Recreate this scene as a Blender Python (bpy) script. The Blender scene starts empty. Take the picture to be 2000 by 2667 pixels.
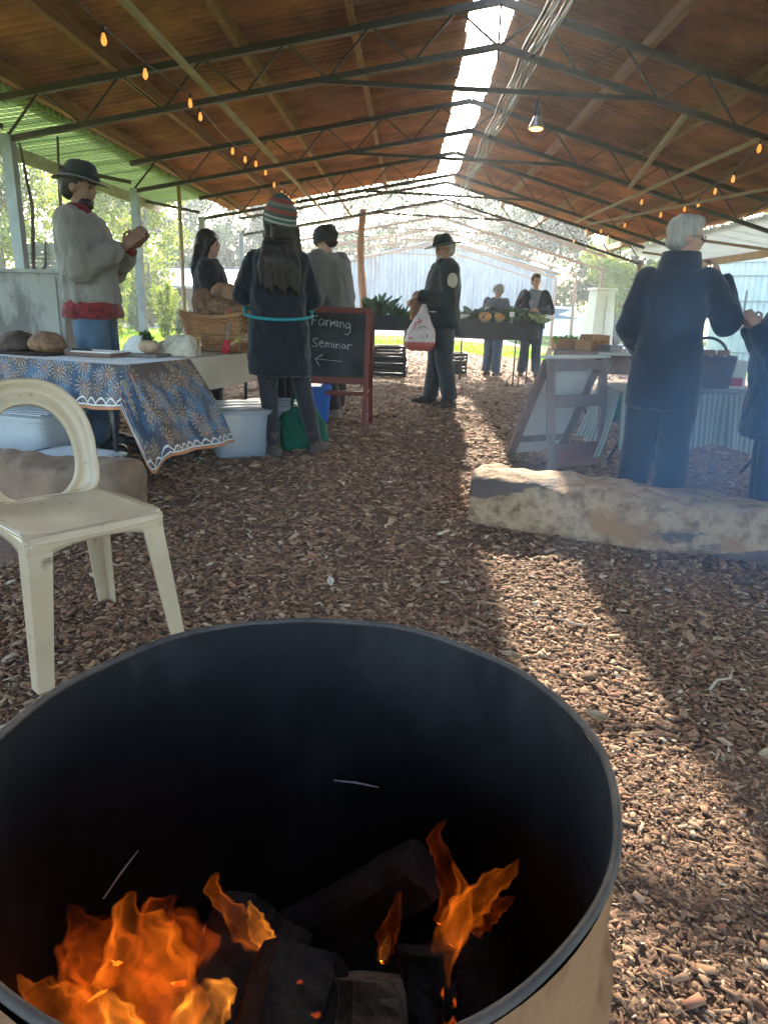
import bpy, bmesh, math, random
import numpy as np
from mathutils import Vector, Matrix, noise
random.seed(7); RNG = np.random.default_rng(7)
R = math.radians; PI = math.pi
SC = bpy.context.scene; COL = SC.collection

# ------------------------------------------------------------------ camera
cam = bpy.data.cameras.new('camera'); camo = bpy.data.objects.new('camera', cam); COL.objects.link(camo)
cam.sensor_fit = 'HORIZONTAL'; cam.sensor_width = 36; cam.lens = 36 * 1520 / 1659
cam.clip_start = .02; cam.clip_end = 2000
PITCH, YAW, ROLL, EYE = R(16.5), R(1.6), R(1.6), 1.08
_f = Vector((-math.sin(YAW) * math.cos(PITCH), math.cos(YAW) * math.cos(PITCH), -math.sin(PITCH)))
_r = Vector((math.cos(YAW), math.sin(YAW), 0)); _u = _r.cross(_f)
_r2 = _r * math.cos(ROLL) + _u * math.sin(ROLL); _u2 = _u * math.cos(ROLL) - _r * math.sin(ROLL)
camo.matrix_world = Matrix(((_r2.x, _u2.x, -_f.x, 0), (_r2.y, _u2.y, -_f.y, 0), (_r2.z, _u2.z, -_f.z, EYE), (0, 0, 0, 1)))
SC.camera = camo

# ------------------------------------------------------------------ sky, sun, exposure
SUN_EL, SUN_AZ = R(28), R(1.0)          # azimuth measured from +Y towards +X
w = bpy.data.worlds.new('World'); SC.world = w; w.use_nodes = True
nt = w.node_tree; nt.nodes.clear()
sky = nt.nodes.new('ShaderNodeTexSky'); sky.sky_type = 'NISHITA'; sky.sun_disc = False
sky.sun_elevation = SUN_EL; sky.sun_rotation = SUN_AZ
sky.air_density = 1.0; sky.dust_density = 3.0; sky.ozone_density = 1.0
bg = nt.nodes.new('ShaderNodeBackground'); bg.inputs[1].default_value = .15
wo = nt.nodes.new('ShaderNodeOutputWorld')
nt.links.new(sky.outputs[0], bg.inputs[0]); nt.links.new(bg.outputs[0], wo.inputs[0])
sl = bpy.data.lights.new('sun', 'SUN'); sl.energy = 2.0; sl.angle = R(.53); sl.color = (1, .89, .72)
so = bpy.data.objects.new('sun', sl); COL.objects.link(so)
so.rotation_euler = Vector((math.sin(SUN_AZ) * math.cos(SUN_EL), math.cos(SUN_AZ) * math.cos(SUN_EL), math.sin(SUN_EL))).to_track_quat('Z', 'Y').to_euler()
so.location = (0, 30, 20)
SC.view_settings.view_transform = 'Standard'; SC.view_settings.look = 'None'
SC.view_settings.exposure = 3.3; SC.view_settings.gamma = 1.0; SC.view_settings.use_curve_mapping = False
cy = SC.cycles
cy.use_denoising = True; cy.max_bounces = 8; cy.diffuse_bounces = 4; cy.glossy_bounces = 3
cy.transmission_bounces = 4; cy.transparent_max_bounces = 12; cy.volume_bounces = 1
cy.sample_clamp_indirect = 6; cy.caustics_reflective = False; cy.caustics_refractive = False

# ------------------------------------------------------------------ helpers
def ground_z(x):                         # the mulch floor falls a little to the right
    return -.07 * np.clip(np.asarray(x, float) - .2, 0, 4)
def gz(x): return float(ground_z(x))

MATS = {}
def M(name, col, rough=.7, col2=None, scale=6., detail=5., bump=0., bscale=60., metal=0., spec=.35, stretch=None, lo=.35, hi=.65,
      trans=0., space='pos', sheen=0., alpha=1., subs=0.):
    if name in MATS: return MATS[name]
    m = bpy.data.materials.new(name); m.use_nodes = True; t = m.node_tree; N = t.nodes; L = t.links
    p = N['Principled BSDF']; p.inputs['Roughness'].default_value = rough; p.inputs['Metallic'].default_value = metal
    p.inputs['Specular IOR Level'].default_value = spec; p.inputs['Alpha'].default_value = alpha
    if sheen: p.inputs['Sheen Weight'].default_value = sheen
    if trans: p.inputs['Transmission Weight'].default_value = trans
    p.inputs['Base Color'].default_value = (*col, 1)
    if space == 'pos': src = N.new('ShaderNodeNewGeometry').outputs['Position']
    else: src = N.new('ShaderNodeTexCoord').outputs['Object']
    if stretch:
        mp = N.new('ShaderNodeMapping'); mp.inputs['Scale'].default_value = stretch; L.new(src, mp.inputs[0]); src = mp.outputs[0]
    if col2:
        n = N.new('ShaderNodeTexNoise'); n.inputs['Scale'].default_value = scale; n.inputs['Detail'].default_value = detail
        n.inputs['Roughness'].default_value = .65
        r = N.new('ShaderNodeMapRange'); r.inputs['From Min'].default_value = lo; r.inputs['From Max'].default_value = hi
        x = N.new('ShaderNodeMix'); x.data_type = 'RGBA'; x.inputs[6].default_value = (*col, 1); x.inputs[7].default_value = (*col2, 1)
        L.new(src, n.inputs['Vector']); L.new(n.outputs['Fac'], r.inputs['Value']); L.new(r.outputs[0], x.inputs[0]); L.new(x.outputs[2], p.inputs['Base Color'])
        m['mix'] = x.name
    if bump:
        n2 = N.new('ShaderNodeTexNoise'); n2.inputs['Scale'].default_value = bscale; n2.inputs['Detail'].default_value = 4
        b = N.new('ShaderNodeBump'); b.inputs['Strength'].default_value = bump; b.inputs['Distance'].default_value = .01
        L.new(src, n2.inputs['Vector']); L.new(n2.outputs['Fac'], b.inputs['Height']); L.new(b.outputs[0], p.inputs['Normal'])
    MATS[name] = m
    return m
def nodes_of(m): return m.node_tree.nodes, m.node_tree.links, m.node_tree.nodes['Principled BSDF']
def leafy(name, col, col2, tr=.5):
    m = M(name, col, .55, col2, 1.7, 3); N, L, p = nodes_of(m)
    g = N.new('ShaderNodeAttribute'); g.attribute_name = 'tint'
    mx = N.new('ShaderNodeMix'); mx.data_type = 'RGBA'; mx.blend_type = 'MULTIPLY'; mx.inputs[0].default_value = 1
    L.new(N[m['mix']].outputs[2], mx.inputs[6]); L.new(g.outputs['Color'], mx.inputs[7]); L.new(mx.outputs[2], p.inputs['Base Color'])
    tb = N.new('ShaderNodeBsdfTranslucent'); L.new(mx.outputs[2], tb.inputs[0])
    ms = N.new('ShaderNodeMixShader'); ms.inputs[0].default_value = tr
    L.new(p.outputs[0], ms.inputs[1]); L.new(tb.outputs[0], ms.inputs[2]); L.new(ms.outputs[0], N['Material Output'].inputs[0])
    return m

class MB:
    """collects vertices and faces; build() links them as one mesh object"""
    def __init__(s): s.v = []; s.f = []; s.n = 0
    def add(s, vs, fs):
        o = s.n; s.v.extend([tuple(map(float, q)) for q in vs]); s.n += len(vs)
        s.f.extend([tuple(i + o for i in q) for q in fs]); return s
    def box(s, c, size, rot=None, taper=1.):
        hx, hy, hz = [k / 2 for k in size]; P = []
        for z in (-1, 1):
            k = taper if z > 0 else 1
            for x, y in ((-1, -1), (1, -1), (1, 1), (-1, 1)): P.append(Vector((x * hx * k, y * hy * k, z * hz)))
        if rot is not None: P = [rot @ q for q in P]
        c = Vector(c)
        return s.add([q + c for q in P], [(0, 3, 2, 1), (4, 5, 6, 7), (0, 1, 5, 4), (1, 2, 6, 5), (2, 3, 7, 6), (3, 0, 4, 7)])
    def bar(s, a, b, wx, wz, up=(0, 0, 1)):          # rectangular bar from a to b, wx wide, wz deep
        a = Vector(a); b = Vector(b); d = (b - a); l = d.length; d.normalize(); up = Vector(up)
        x = d.cross(up)
        if x.length < 1e-4: x = d.cross(Vector((1, 0, 0)))
        x.normalize(); z = x.cross(d); rot = Matrix((x, d, z)).transposed()
        return s.box((a + b) / 2, (wx, l, wz), rot)
    def tube(s, pts, r, n=8, cap=True, flat=1., up=None):
        pts = [Vector(p) for p in pts]; m = len(pts)
        rr = list(r) if hasattr(r, '__len__') else [r] * m
        t0 = (pts[1] - pts[0]).normalized()
        ref = Vector(up) if up else (Vector((0, 0, 1)) if abs(t0.z) < .9 else Vector((0, 1, 0)))
        x = t0.cross(ref).normalized(); vs = []
        for i, p in enumerate(pts):
            t = (pts[min(i + 1, m - 1)] - pts[max(i - 1, 0)]).normalized()
            x = (x - t * x.dot(t)); x.normalize(); y = t.cross(x)
            for k in range(n):
                a = 2 * PI * k / n; vs.append(p + x * (math.cos(a) * rr[i]) + y * (math.sin(a) * rr[i] * flat))
        fs = [(i * n + k, i * n + (k + 1) % n, (i + 1) * n + (k + 1) % n, (i + 1) * n + k) for i in range(m - 1) for k in range(n)]
        if cap: fs += [tuple(range(n - 1, -1, -1)), tuple(range((m - 1) * n, m * n))]
        return s.add(vs, fs)
    def ball(s, c, r, nu=10, nv=7, rot=None):
        rx, ry, rz = r if hasattr(r, '__len__') else (r, r, r); c = Vector(c); vs = []
        for j in range(nv + 1):
            th = PI * j / nv
            for i in range(nu):
                ph = 2 * PI * i / nu; q = Vector((rx * math.sin(th) * math.cos(ph), ry * math.sin(th) * math.sin(ph), rz * math.cos(th)))
                vs.append((rot @ q if rot is not None else q) + c)
        fs = [(j * nu + i, (j + 1) * nu + i, (j + 1) * nu + (i + 1) % nu, j * nu + (i + 1) % nu) for j in range(nv) for i in range(nu)]
        return s.add(vs, fs)
    def lathe(s, prof, n=24, c=(0, 0, 0), sx=1., sy=1., fn=None):     # prof: (radius, z)
        c = Vector(c); vs = []
        for j, (r, z) in enumerate(prof):
            for i in range(n):
                a = 2 * PI * i / n; dz = fn(a, r, z) if fn else 0
                vs.append(c + Vector((r * math.cos(a) * sx, r * math.sin(a) * sy, z + dz)))
        fs = [(j * n + i, j * n + (i + 1) % n, (j + 1) * n + (i + 1) % n, (j + 1) * n + i) for j in range(len(prof) - 1) for i in range(n)]
        return s.add(vs, fs)
    def rings(s, rg, n=20, sq=2.):                    # rings: (cx, cy, z, rx, ry) closed loft, superellipse
        vs = []
        for cx, cy, z, rx, ry in rg:
            for i in range(n):
                a = 2 * PI * i / n; ca, sa = math.cos(a), math.sin(a)
                vs.append((cx + rx * math.copysign(abs(ca) ** (2 / sq), ca), cy + ry * math.copysign(abs(sa) ** (2 / sq), sa), z))
        m = len(rg)
        fs = [(j * n + i, j * n + (i + 1) % n, (j + 1) * n + (i + 1) % n, (j + 1) * n + i) for j in range(m - 1) for i in range(n)]
        fs += [tuple(range(n - 1, -1, -1)), tuple(range((m - 1) * n, m * n))]
        return s.add(vs, fs)
    def grid(s, fn, nu, nv, closed_u=False):           # fn(u, v) with u, v in 0..1
        vs = [fn(i / nu, j / nv) for j in range(nv + 1) for i in range(nu + (0 if closed_u else 1))]
        w_ = nu if closed_u else nu + 1
        fs = [(j * w_ + i, j * w_ + (i + 1) % w_, (j + 1) * w_ + (i + 1) % w_, (j + 1) * w_ + i) for j in range(nv) for i in range(nu)]
        return s.add(vs, fs)
    def mesh(s, name):
        me = bpy.data.meshes.new(name); me.from_pydata(s.v, [], s.f); me.validate(); me.update(); return me
    def build(s, name, mat, parent=None, smooth=False, auto=None, bevel=0., thick=0., sub=0):
        me = s.mesh(name); return link(name, me, mat, parent, smooth, auto, bevel, thick, sub)

def link(name, me, mat, parent=None, smooth=False, auto=None, bevel=0., thick=0., sub=0):
    if mat is not None and not me.materials: me.materials.append(mat)
    if bevel or thick:
        bm = bmesh.new(); bm.from_mesh(me)
        if thick: bmesh.ops.recalc_face_normals(bm, faces=bm.faces); bmesh.ops.solidify(bm, geom=bm.faces[:], thickness=thick)
        if bevel: bmesh.ops.bevel(bm, geom=bm.edges[:], offset=bevel, segments=2, affect='EDGES', profile=.6, clamp_overlap=True)
        bm.to_mesh(me); bm.free()
    if smooth:
        me.polygons.foreach_set('use_smooth', [True] * len(me.polygons))
        if auto:
            me.update(); bm = bmesh.new(); bm.from_mesh(me)
            for e in bm.edges:
                if len(e.link_faces) == 2 and e.calc_face_angle(0) > R(auto): e.smooth = False
            bm.to_mesh(me); bm.free()
    o = bpy.data.objects.new(name, me); COL.objects.link(o)
    if parent is not None: o.parent = parent
    if sub: md = o.modifiers.new('sub', 'SUBSURF'); md.levels = sub; md.render_levels = sub
    return o
def tag(o, label, cat, group=None):
    o['label'] = label; o['category'] = cat
    if group: o['group'] = group
    return o
def thing(name, label, cat, loc=(0, 0, 0), rz=0., group=None, scale=1.):
    o = bpy.data.objects.new(name, None); COL.objects.link(o); o.empty_display_size = .1
    o.location = loc; o.rotation_euler = (0, 0, rz); o.scale = (scale,) * 3
    return tag(o, label, cat, group)
def kind(o, k): o['kind'] = k; return o
def copy_tree(o, parent=None):
    c = o.copy(); COL.objects.link(c); c.parent = parent
    for ch in list(o.children): copy_tree(ch, c)
    return c
def inst(o, loc=None, rot=None, parent=None):
    c = o.copy(); COL.objects.link(c); c.parent = parent if parent is not None else o.parent
    if loc is not None: c.location = loc
    if rot is not None: c.rotation_euler = rot
    return c
def remesh(mb, name, mat, parent, voxel=.012, smooth=4, fold=None, disp=None):
    """fuse overlapping closed shapes into one continuous skin"""
    me = mb.mesh('tmp'); o = bpy.data.objects.new('tmp', me); COL.objects.link(o)
    a = o.modifiers.new('r', 'REMESH'); a.mode = 'VOXEL'; a.voxel_size = voxel
    if smooth: b = o.modifiers.new('s', 'SMOOTH'); b.factor = .5; b.iterations = smooth
    dg = bpy.context.evaluated_depsgraph_get(); dg.update()
    new = bpy.data.meshes.new_from_object(o.evaluated_get(dg)); new.name = name
    bpy.data.objects.remove(o); bpy.data.meshes.remove(me)
    if fold or disp:
        co = np.zeros(len(new.vertices) * 3); no = np.zeros_like(co)
        new.vertices.foreach_get('co', co); new.vertices.foreach_get('normal', no)
        co = co.reshape(-1, 3); no = no.reshape(-1, 3)
        if fold:
            amp, sc_, off = fold
            h = np.array([noise.noise(Vector((p[0] * sc_[0] + off, p[1] * sc_[1], p[2] * sc_[2]))) for p in co])
            h2 = np.array([noise.noise(Vector((p[0] * sc_[0] * 2.4 + off + 7, p[1] * sc_[1] * 2.4, p[2] * sc_[2] * 2.0))) for p in co])
            co += no * ((1 - np.abs(h) * 2.2 + .45 * (1 - np.abs(h2) * 2.2))[:, None] * amp)
        if disp: co = disp(co, no)
        new.vertices.foreach_set('co', co.ravel())
    new.materials.clear(); new.materials.append(mat)
    new.polygons.foreach_set('use_smooth', [True] * len(new.polygons)); new.update()
    o = bpy.data.objects.new(name, new); COL.objects.link(o); o.parent = parent
    return o
# ================================================================== GROUND
mulch_soil = M('mulch_soil', (.21, .13, .085), .95, (.075, .048, .034), 85, 6, 1.0, 90, lo=.36, hi=.66)
def sheet(name, xs, ys, mat, dz=0., zf=None):
    X, Y = np.meshgrid(xs, ys); Z = ground_z(X) + dz
    if zf is not None: Z = Z + zf(X, Y)
    nx, ny = len(xs), len(ys); mb = MB()
    mb.v = [tuple(p) for p in np.c_[X.ravel(), Y.ravel(), Z.ravel()].tolist()]; mb.n = len(mb.v)
    mb.f = [(j * nx + i, j * nx + i + 1, (j + 1) * nx + i + 1, (j + 1) * nx + i) for j in range(ny - 1) for i in range(nx - 1)]
    return kind(mb.build(name, mat, smooth=True), 'structure')
def lumps(X, Y):
    f = np.exp(-np.maximum(0, np.hypot(X, Y - 3) - 9) / 4)
    return f * (.018 * np.sin(X * 2.1 + .6 * Y) * np.sin(Y * 1.7 - .4 * X) + .008 * np.sin(X * 6.3 + Y * 2.2) * np.sin(Y * 5.1 + 1))
xs = np.r_[-600, -200, -80, -40, -20, np.arange(-8, 8.01, .2), 12, 20, 40, 80, 200, 600]
ys = np.r_[-60, -20, -8, np.arange(-3, 16.01, .2), 18, 22, 30, 45, 70, 120, 250, 800]
ground = sheet('ground', xs, ys, mulch_soil, zf=lumps)
def zg(x, y): return gz(x) + float(lumps(np.array(x, float), np.array(y, float)))

# loose bark chips: countless, one object
def chips():
    chip_m = M('bark_chip', (.5, .5, .5), .9, None, spec=.2); N, L, p = nodes_of(chip_m)
    at = N.new('ShaderNodeAttribute'); at.attribute_name = 'tint'; L.new(at.outputs['Color'], p.inputs['Base Color'])
    V = []; T = []
    # (x0, x1, y0, y1, per m2, length lo, hi)
    zones = [(-1.1, 1.5, .15, 1.6, 12500, .008, .023), (-1.6, 1.95, 1.6, 3.0, 8200, .010, .036), (-2.4, 2.7, 3.0, 5.0, 3300, .016, .048), (-3.4, 3.6, 5.0, 8.0, 1050, .026, .07), (-4.4, 5.6, 8.0, 13, 360, .028, .065), (-4.6, 6.4, 13, 18.6, 120, .04, .08), (1.5, 2.6, .15, 1.6, 2600, .012, .04), (1.95, 3.2, 1.6, 3.0, 2200, .014, .045), (2.7, 4.0, 3.0, 5.0, 1000, .02, .06)]
    for x0, x1, y0, y1, d, l0, l1 in zones:
        n = int((x1 - x0) * (y1 - y0) * d)
        x = RNG.uniform(x0, x1, n); y = RNG.uniform(y0, y1, n)
        ok = np.hypot(x + .09, y - .575) > .31
        x, y = x[ok], y[ok]; n = len(x)
        ln = RNG.uniform(l0, l1, n) * RNG.choice([.6, .8, 1, 1.2, 1.7], n, p=[.34, .3, .2, .13, .03]); wd = ln * RNG.uniform(.22, .75, n); th = wd * RNG.uniform(.08, .24, n)
        yaw = RNG.uniform(0, 2 * PI, n); tl = RNG.normal(0, .2, n); rl = RNG.normal(0, .26, n)
        z = ground_z(x) + lumps(x, y) + RNG.uniform(.0, .011, n) + th * .5
        a = np.c_[np.cos(yaw) * np.cos(tl), np.sin(yaw) * np.cos(tl), np.sin(tl)]
        b0 = np.c_[-np.sin(yaw), np.cos(yaw), np.zeros(n)]; c0 = np.cross(a, b0)
        b = b0 * np.cos(rl)[:, None] + c0 * np.sin(rl)[:, None]; c = np.cross(a, b)
        o = np.c_[x, y, z]; k = RNG.uniform(.35, 1, (n, 4))
        pts = []
        for s_ in (-1, 1):
            for t_, sgn in ((0, -1), (1, 1)):
                kk = k[:, (0 if s_ < 0 else 2) + t_][:, None]
                pts.append(o + a * (ln / 2 * s_)[:, None] * (.7 + .3 * kk) + b * (wd / 2 * sgn)[:, None] * kk - c * (th / 2)[:, None])
        for s_ in (-1, 1):
            for t_, sgn in ((0, -1), (1, 1)):
                kk = k[:, (0 if s_ < 0 else 2) + t_][:, None]
                pts.append(o + a * (ln / 2 * s_)[:, None] * (.62 + .3 * kk) + b * (wd / 2 * sgn)[:, None] * kk * .8 + c * (th / 2)[:, None])
        V.append(np.stack(pts, 1).reshape(-1, 3))
        base = np.array([[.25, .152, .092], [.17, .10, .064], [.32, .21, .132], [.115, .072, .05], [.39, .285, .19], [.24, .124, .078], [.46, .37, .27]])
        ci = RNG.choice(7, n, p=[.26, .24, .16, .13, .07, .12, .02]); col = base[ci] * RNG.uniform(.75, 1.25, (n, 1))
        T.append(np.repeat(col, 8, 0))
    V = np.concatenate(V); T = np.concatenate(T); n = len(V) // 8
    q = np.array([[4, 5, 7, 6], [0, 4, 6, 2], [1, 3, 7, 5], [0, 1, 5, 4], [2, 6, 7, 3]])
    F = (q[None] + (np.arange(n) * 8)[:, None, None]).reshape(-1, 4)
    me = bpy.data.meshes.new('bark_mulch'); me.vertices.add(len(V)); me.vertices.foreach_set('co', V.ravel())
    me.loops.add(F.size); me.loops.foreach_set('vertex_index', F.ravel())
    me.polygons.add(len(F)); me.polygons.foreach_set('loop_start', np.arange(0, F.size, 4)); me.update(calc_edges=True)
    at = me.attributes.new('tint', 'FLOAT_COLOR', 'POINT'); at.data.foreach_set('color', np.c_[T, np.ones(len(T))].ravel())
    o = link('bark_mulch', me, chip_m); kind(o, 'stuff'); tag(o, 'brown bark chip mulch covering the whole floor', 'mulch')
chips()

# lawn and pale gravel path beyond the roof
lawn_m = M('lawn_soil', (.10, .19, .012), .9, (.14, .22, .02), 3, 4, .5, 50)
lawn_b = sheet('lawn', np.r_[-80, np.arange(-40, 41, 4), 80], np.r_[18.6, 20, 23, 27, 35, 50, 80, 120], lawn_m, .012)
lawn_l = sheet('side_lawn', np.r_[-80, -30, -12, -8, -5.4], np.r_[-20, 0, 6, 10, 14, 18.59], lawn_m, .012)
lawn_r = sheet('far_side_lawn', np.r_[7.4, 12, 30, 80], np.r_[-20, 0, 6, 10, 14, 18.59], lawn_m, .012)
path_m = M('pale_gravel', (.48, .44, .38), .95, (.36, .33, .28), 14, 5, .4, 80)
sheet('gravel_path', np.r_[-60, -20, -6, 0, 4.2, 12, 60], np.r_[25.5, 27, 28.8, 30.5], path_m, .02)
def grass():
    m = leafy('grass_blade', (.16, .30, .01), (.24, .36, .012), .55); V = []; T = []
    zones = [(-16, 14, 18.6, 22, 420), (-20, 16, 22, 25.3, 200), (-14, -5.5, 9, 18.6, 260), (-18, 20, 31, 36, 60), (7.6, 13, 11, 18.5, 120)]
    for x0, x1, y0, y1, d in zones:
        n = int((x1 - x0) * (y1 - y0) * d); x = RNG.uniform(x0, x1, n); y = RNG.uniform(y0, y1, n); z = ground_z(x)
        a = RNG.uniform(0, 2 * PI, n); h = RNG.uniform(.03, .085, n); wd = RNG.uniform(.008, .02, n)
        b = np.c_[x - np.cos(a) * wd, y - np.sin(a) * wd, z]; c = np.c_[x + np.cos(a) * wd, y + np.sin(a) * wd, z]
        t = np.c_[x + RNG.normal(0, .03, n), y + RNG.normal(0, .03, n), z + h]
        V.append(np.stack([b, c, t], 1).reshape(-1, 3)); T.append(np.repeat(RNG.uniform(.6, 1.25, (n, 1)) * np.array([[1, 1, 1]]), 3, 0))
    V = np.concatenate(V); T = np.concatenate(T); n = len(V) // 3
    me = bpy.data.meshes.new('grass'); me.from_pydata(V.tolist(), [], np.arange(len(V)).reshape(-1, 3).tolist()); me.update()
    at = me.attributes.new('tint', 'FLOAT_COLOR', 'POINT'); at.data.foreach_set('color', np.c_[T, np.ones(len(T))].ravel())
    o = link('grass', me, m); kind(o, 'stuff'); tag(o, 'bright sunlit lawn grass beyond the shed', 'grass')
grass()

# ================================================================== MARKET SHED
rust = M('rusty_iron', (.46, .205, .11), .75, (.20, .10, .07), 1.9, 10, .15, 30, spec=.25, stretch=(1, 1, 1), lo=.38, hi=.66)
N_, L_, P_ = nodes_of(rust)
oi = N_.new('ShaderNodeObjectInfo'); mr = N_.new('ShaderNodeMapRange'); mr.inputs[3].default_value = .72; mr.inputs[4].default_value = 1.18
hs = N_.new('ShaderNodeHueSaturation'); L_.new(oi.outputs['Random'], mr.inputs[0]); L_.new(mr.outputs[0], hs.inputs['Value'])
L_.new(N_[rust['mix']].outputs[2], hs.inputs['Color']); L_.new(hs.outputs[0], P_.inputs['Base Color'])
steel = M('painted_steel', (.035, .035, .03), .6, (.065, .045, .032), 4, 6, .1, 60)
galv = M('galvanised_steel', (.30, .33, .33), .5, (.20, .22, .22), 3, 5, metal=.3)
timber = M('old_timber', (.34, .21, .13), .85, (.2, .125, .085), 3, 6, .3, 30, stretch=(8, 1, 8))
pale_timber = M('pale_timber', (.36, .28, .165), .8, (.25, .19, .12), 3, 6, .2, 30, stretch=(8, 1, 8))
shed = thing('market_shed', 'long open-sided market shed with rusty corrugated roof on steel trusses', 'shed', (0, 0, 0))
XL, ZL, XR, ZR, XE, ZE = -3.97, 2.86, .72, 3.722, 5.25, 2.455
SLL = (ZR - ZL) / (XR - XL); SLR = (ZR - ZE) / (XE - XR)
def chord_z(x): return ZR - SLL * (XR - x) if x < XR else ZR - SLR * (x - XR)
def corrugated(x0, z0, x1, z1, wdt=.78, pitch=.13, amp=.034, nl=5):
    mb = MB(); n = int(round(wdt / pitch)) * 8
    sl_ = (z1 - z0) / (x1 - x0)
    def fn(u, v):
        x = x0 + (x1 - x0) * u; return (x, (v - .5) * wdt, z0 + sl_ * (x - x0) + amp * math.cos(2 * PI * v * wdt / pitch))
    mb.grid(fn, nl, n); return mb
LIFT = .205
left_me = corrugated(-4.15, chord_z(-4.15) + LIFT, .50, chord_z(.50) + LIFT).mesh('roof_sheet')
right_me = corrugated(.93, chord_z(.93) + LIFT, 5.4, chord_z(5.4) + LIFT).mesh('roof_sheet')
for me_, y_end in ((left_me, 16.9), (right_me, 18.3)):
    y = -4.2; k = 0
    while y < y_end:
        o = link('roof_sheet', me_, rust, shed, smooth=True)
        last = y > y_end - 1.6
        o.location = (random.uniform(-.012, .012), y + (random.uniform(-.1, .1) if last else 0), .003 * (k % 2) + random.uniform(0, .006))
        o.rotation_euler = (random.uniform(-.004, .004), random.uniform(-.004, .004), random.uniform(-.002, .002))
        y += .742; k += 1
beam_m = M('rust_stained_beam', (.33, .165, .09), .85, (.20, .10, .06), 3, 6, .3, 30, stretch=(8, 1, 8))
# purlins: long boards on the trusses
for x, y1 in ((-3.75, 17.4), (-2.84, 17.4), (-1.68, 20.4), (-.63, 17.4), (2.11, 18.4), (3.13, 20.4), (4.2, 18.4), (5.05, 20.4)):
    sl_ = SLL if x < XR else -SLR
    o = MB().box((0, 0, 0), (.06, y1 + 4.2, .155)).build('purlin', beam_m, shed)
    o.location = (x, (y1 - 4.2) / 2, chord_z(x) + .025 + .0775); o.rotation_euler = (0, -math.atan(sl_), 0)
# trusses
def truss_meshes():
    top = MB(); bot = MB(); web = MB(); h = .36
    for a, b in (((XL, ZL), (XR, ZR)), ((XR, ZR), (XE, ZE))):
        top.bar((a[0], 0, a[1]), (b[0], 0, b[1]), .06, .06)
        bot.bar((a[0], 0, a[1] - h), (b[0], 0, b[1] - h), .06, .05)
    for a, b, n in (((XL, ZL), (XR, ZR), 6), ((XE, ZE), (XR, ZR), 6)):
        pts = []
        for i in range(2 * n + 1):
            t = i / (2 * n); x = a[0] + (b[0] - a[0]) * t; z = a[1] + (b[1] - a[1]) * t
            pts.append((x, 0, z - (h if i % 2 == 0 else 0)))
        web.tube(pts, .014, 6)
    tie = MB(); tie.bar((-.95, 0, chord_z(-.95) - h), (2.15, 0, chord_z(2.15) - h), .03, .04)
    tie.bar((XR, 0, ZR), (XR, 0, ZR - h - .12), .02, .02)
    return top.mesh('top_chord'), bot.mesh('bottom_chord'), web.mesh('web_rod'), tie.mesh('tie_bar')
TM = truss_meshes()
TRUSS_Y = [-2.2, 1.0, 4.2, 7.4, 10.65, 14.0, 17.2, 20.4, 23.6, 26.8, 30.0]
for i, y in enumerate(TRUSS_Y):
    m = steel if i < 7 else timber
    o = link('truss', TM[0].copy() if i in (0, 7) else TM[0], None, shed); o.location = (0, y, 0)
    o.data = TM[0]
    for nm, me_ in (('bottom_chord', TM[1]), ('web_rod', TM[2]), ('tie_bar', TM[3])):
        c = bpy.data.objects.new(nm, me_); COL.objects.link(c); c.parent = o
    for q in (o,) + tuple(o.children):
        if not q.data.materials: q.data.materials.append(steel)
        q.material_slots[0].link = 'OBJECT'; q.material_slots[0].material = m
# posts
post_me = MB().box((0, 0, (ZL - .32) / 2), (.1, .1, ZL - .32 + .2)).mesh('post')
for y in TRUSS_Y: link('post', post_me, galv if y < 8 else timber if y > 13 else galv, shed).location = (XL + .03, y, -.1)
pr_me = MB().tube([(0, 0, -.4), (0, 0, 2.12)], .05, 10).mesh('post')
red_pole = M('weathered_red_pole', (.34, .15, .10), .8, (.40, .26, .12), 3, 5)
for y in TRUSS_Y: link('post', pr_me, red_pole if y > 16 else timber, shed, smooth=True).location = (XE - .05, y, 0)
MB().tube([(-3.9, 12.5, -.02), (-3.88, 12.5, 2.9)], .035, 8).build('post', pale_timber, shed)
# trunk used as a prop
tp = MB(); tp.tube([(-1.15 + .05 * math.sin(z * 2), 17.35 + .03 * math.sin(z * 3), z) for z in np.linspace(-.05, 3.15, 14)], [.1 - .02 * i / 13 + .008 * math.sin(i * 2.2) for i in range(14)], 10)
tp.build('trunk_post', M('stripped_trunk', (.38, .18, .09), .85, (.22, .11, .06), 4, 6, .5, 25, stretch=(6, 6, 1)), shed, smooth=True)
# green lean-to on the left, pale one on the right
green_m = M('green_sheeting', (.30, .40, .18), .5, (.24, .33, .15), 3, 4, spec=.2); N_, L_, P_ = nodes_of(green_m)
tb = N_.new('ShaderNodeBsdfTranslucent'); tb.inputs[0].default_value = (.26, .36, .13, 1); ms = N_.new('ShaderNodeMixShader'); ms.inputs[0].default_value = .3
L_.new(P_.outputs[0], ms.inputs[1]); L_.new(tb.outputs[0], ms.inputs[2]); L_.new(ms.outputs[0], N_['Material Output'].inputs[0])
white_sh = M('pale_sheeting', (.55, .56, .50), .5, (.42, .42, .36), 3, 5); N_, L_, P_ = nodes_of(white_sh)
tb = N_.new('ShaderNodeBsdfTranslucent'); tb.inputs[0].default_value = (.55, .56, .48, 1); ms = N_.new('ShaderNodeMixShader'); ms.inputs[0].default_value = .35
L_.new(P_.outputs[0], ms.inputs[1]); L_.new(tb.outputs[0], ms.inputs[2]); L_.new(ms.outputs[0], N_['Material Output'].inputs[0])
g_me = corrugated(-5.02, 2.86, -4.0, 3.0, nl=2).mesh('lean_to_sheet'); w_me = corrugated(5.3, 2.5, 6.75, 2.28, nl=2).mesh('lean_to_sheet')
y = -4.2
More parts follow.
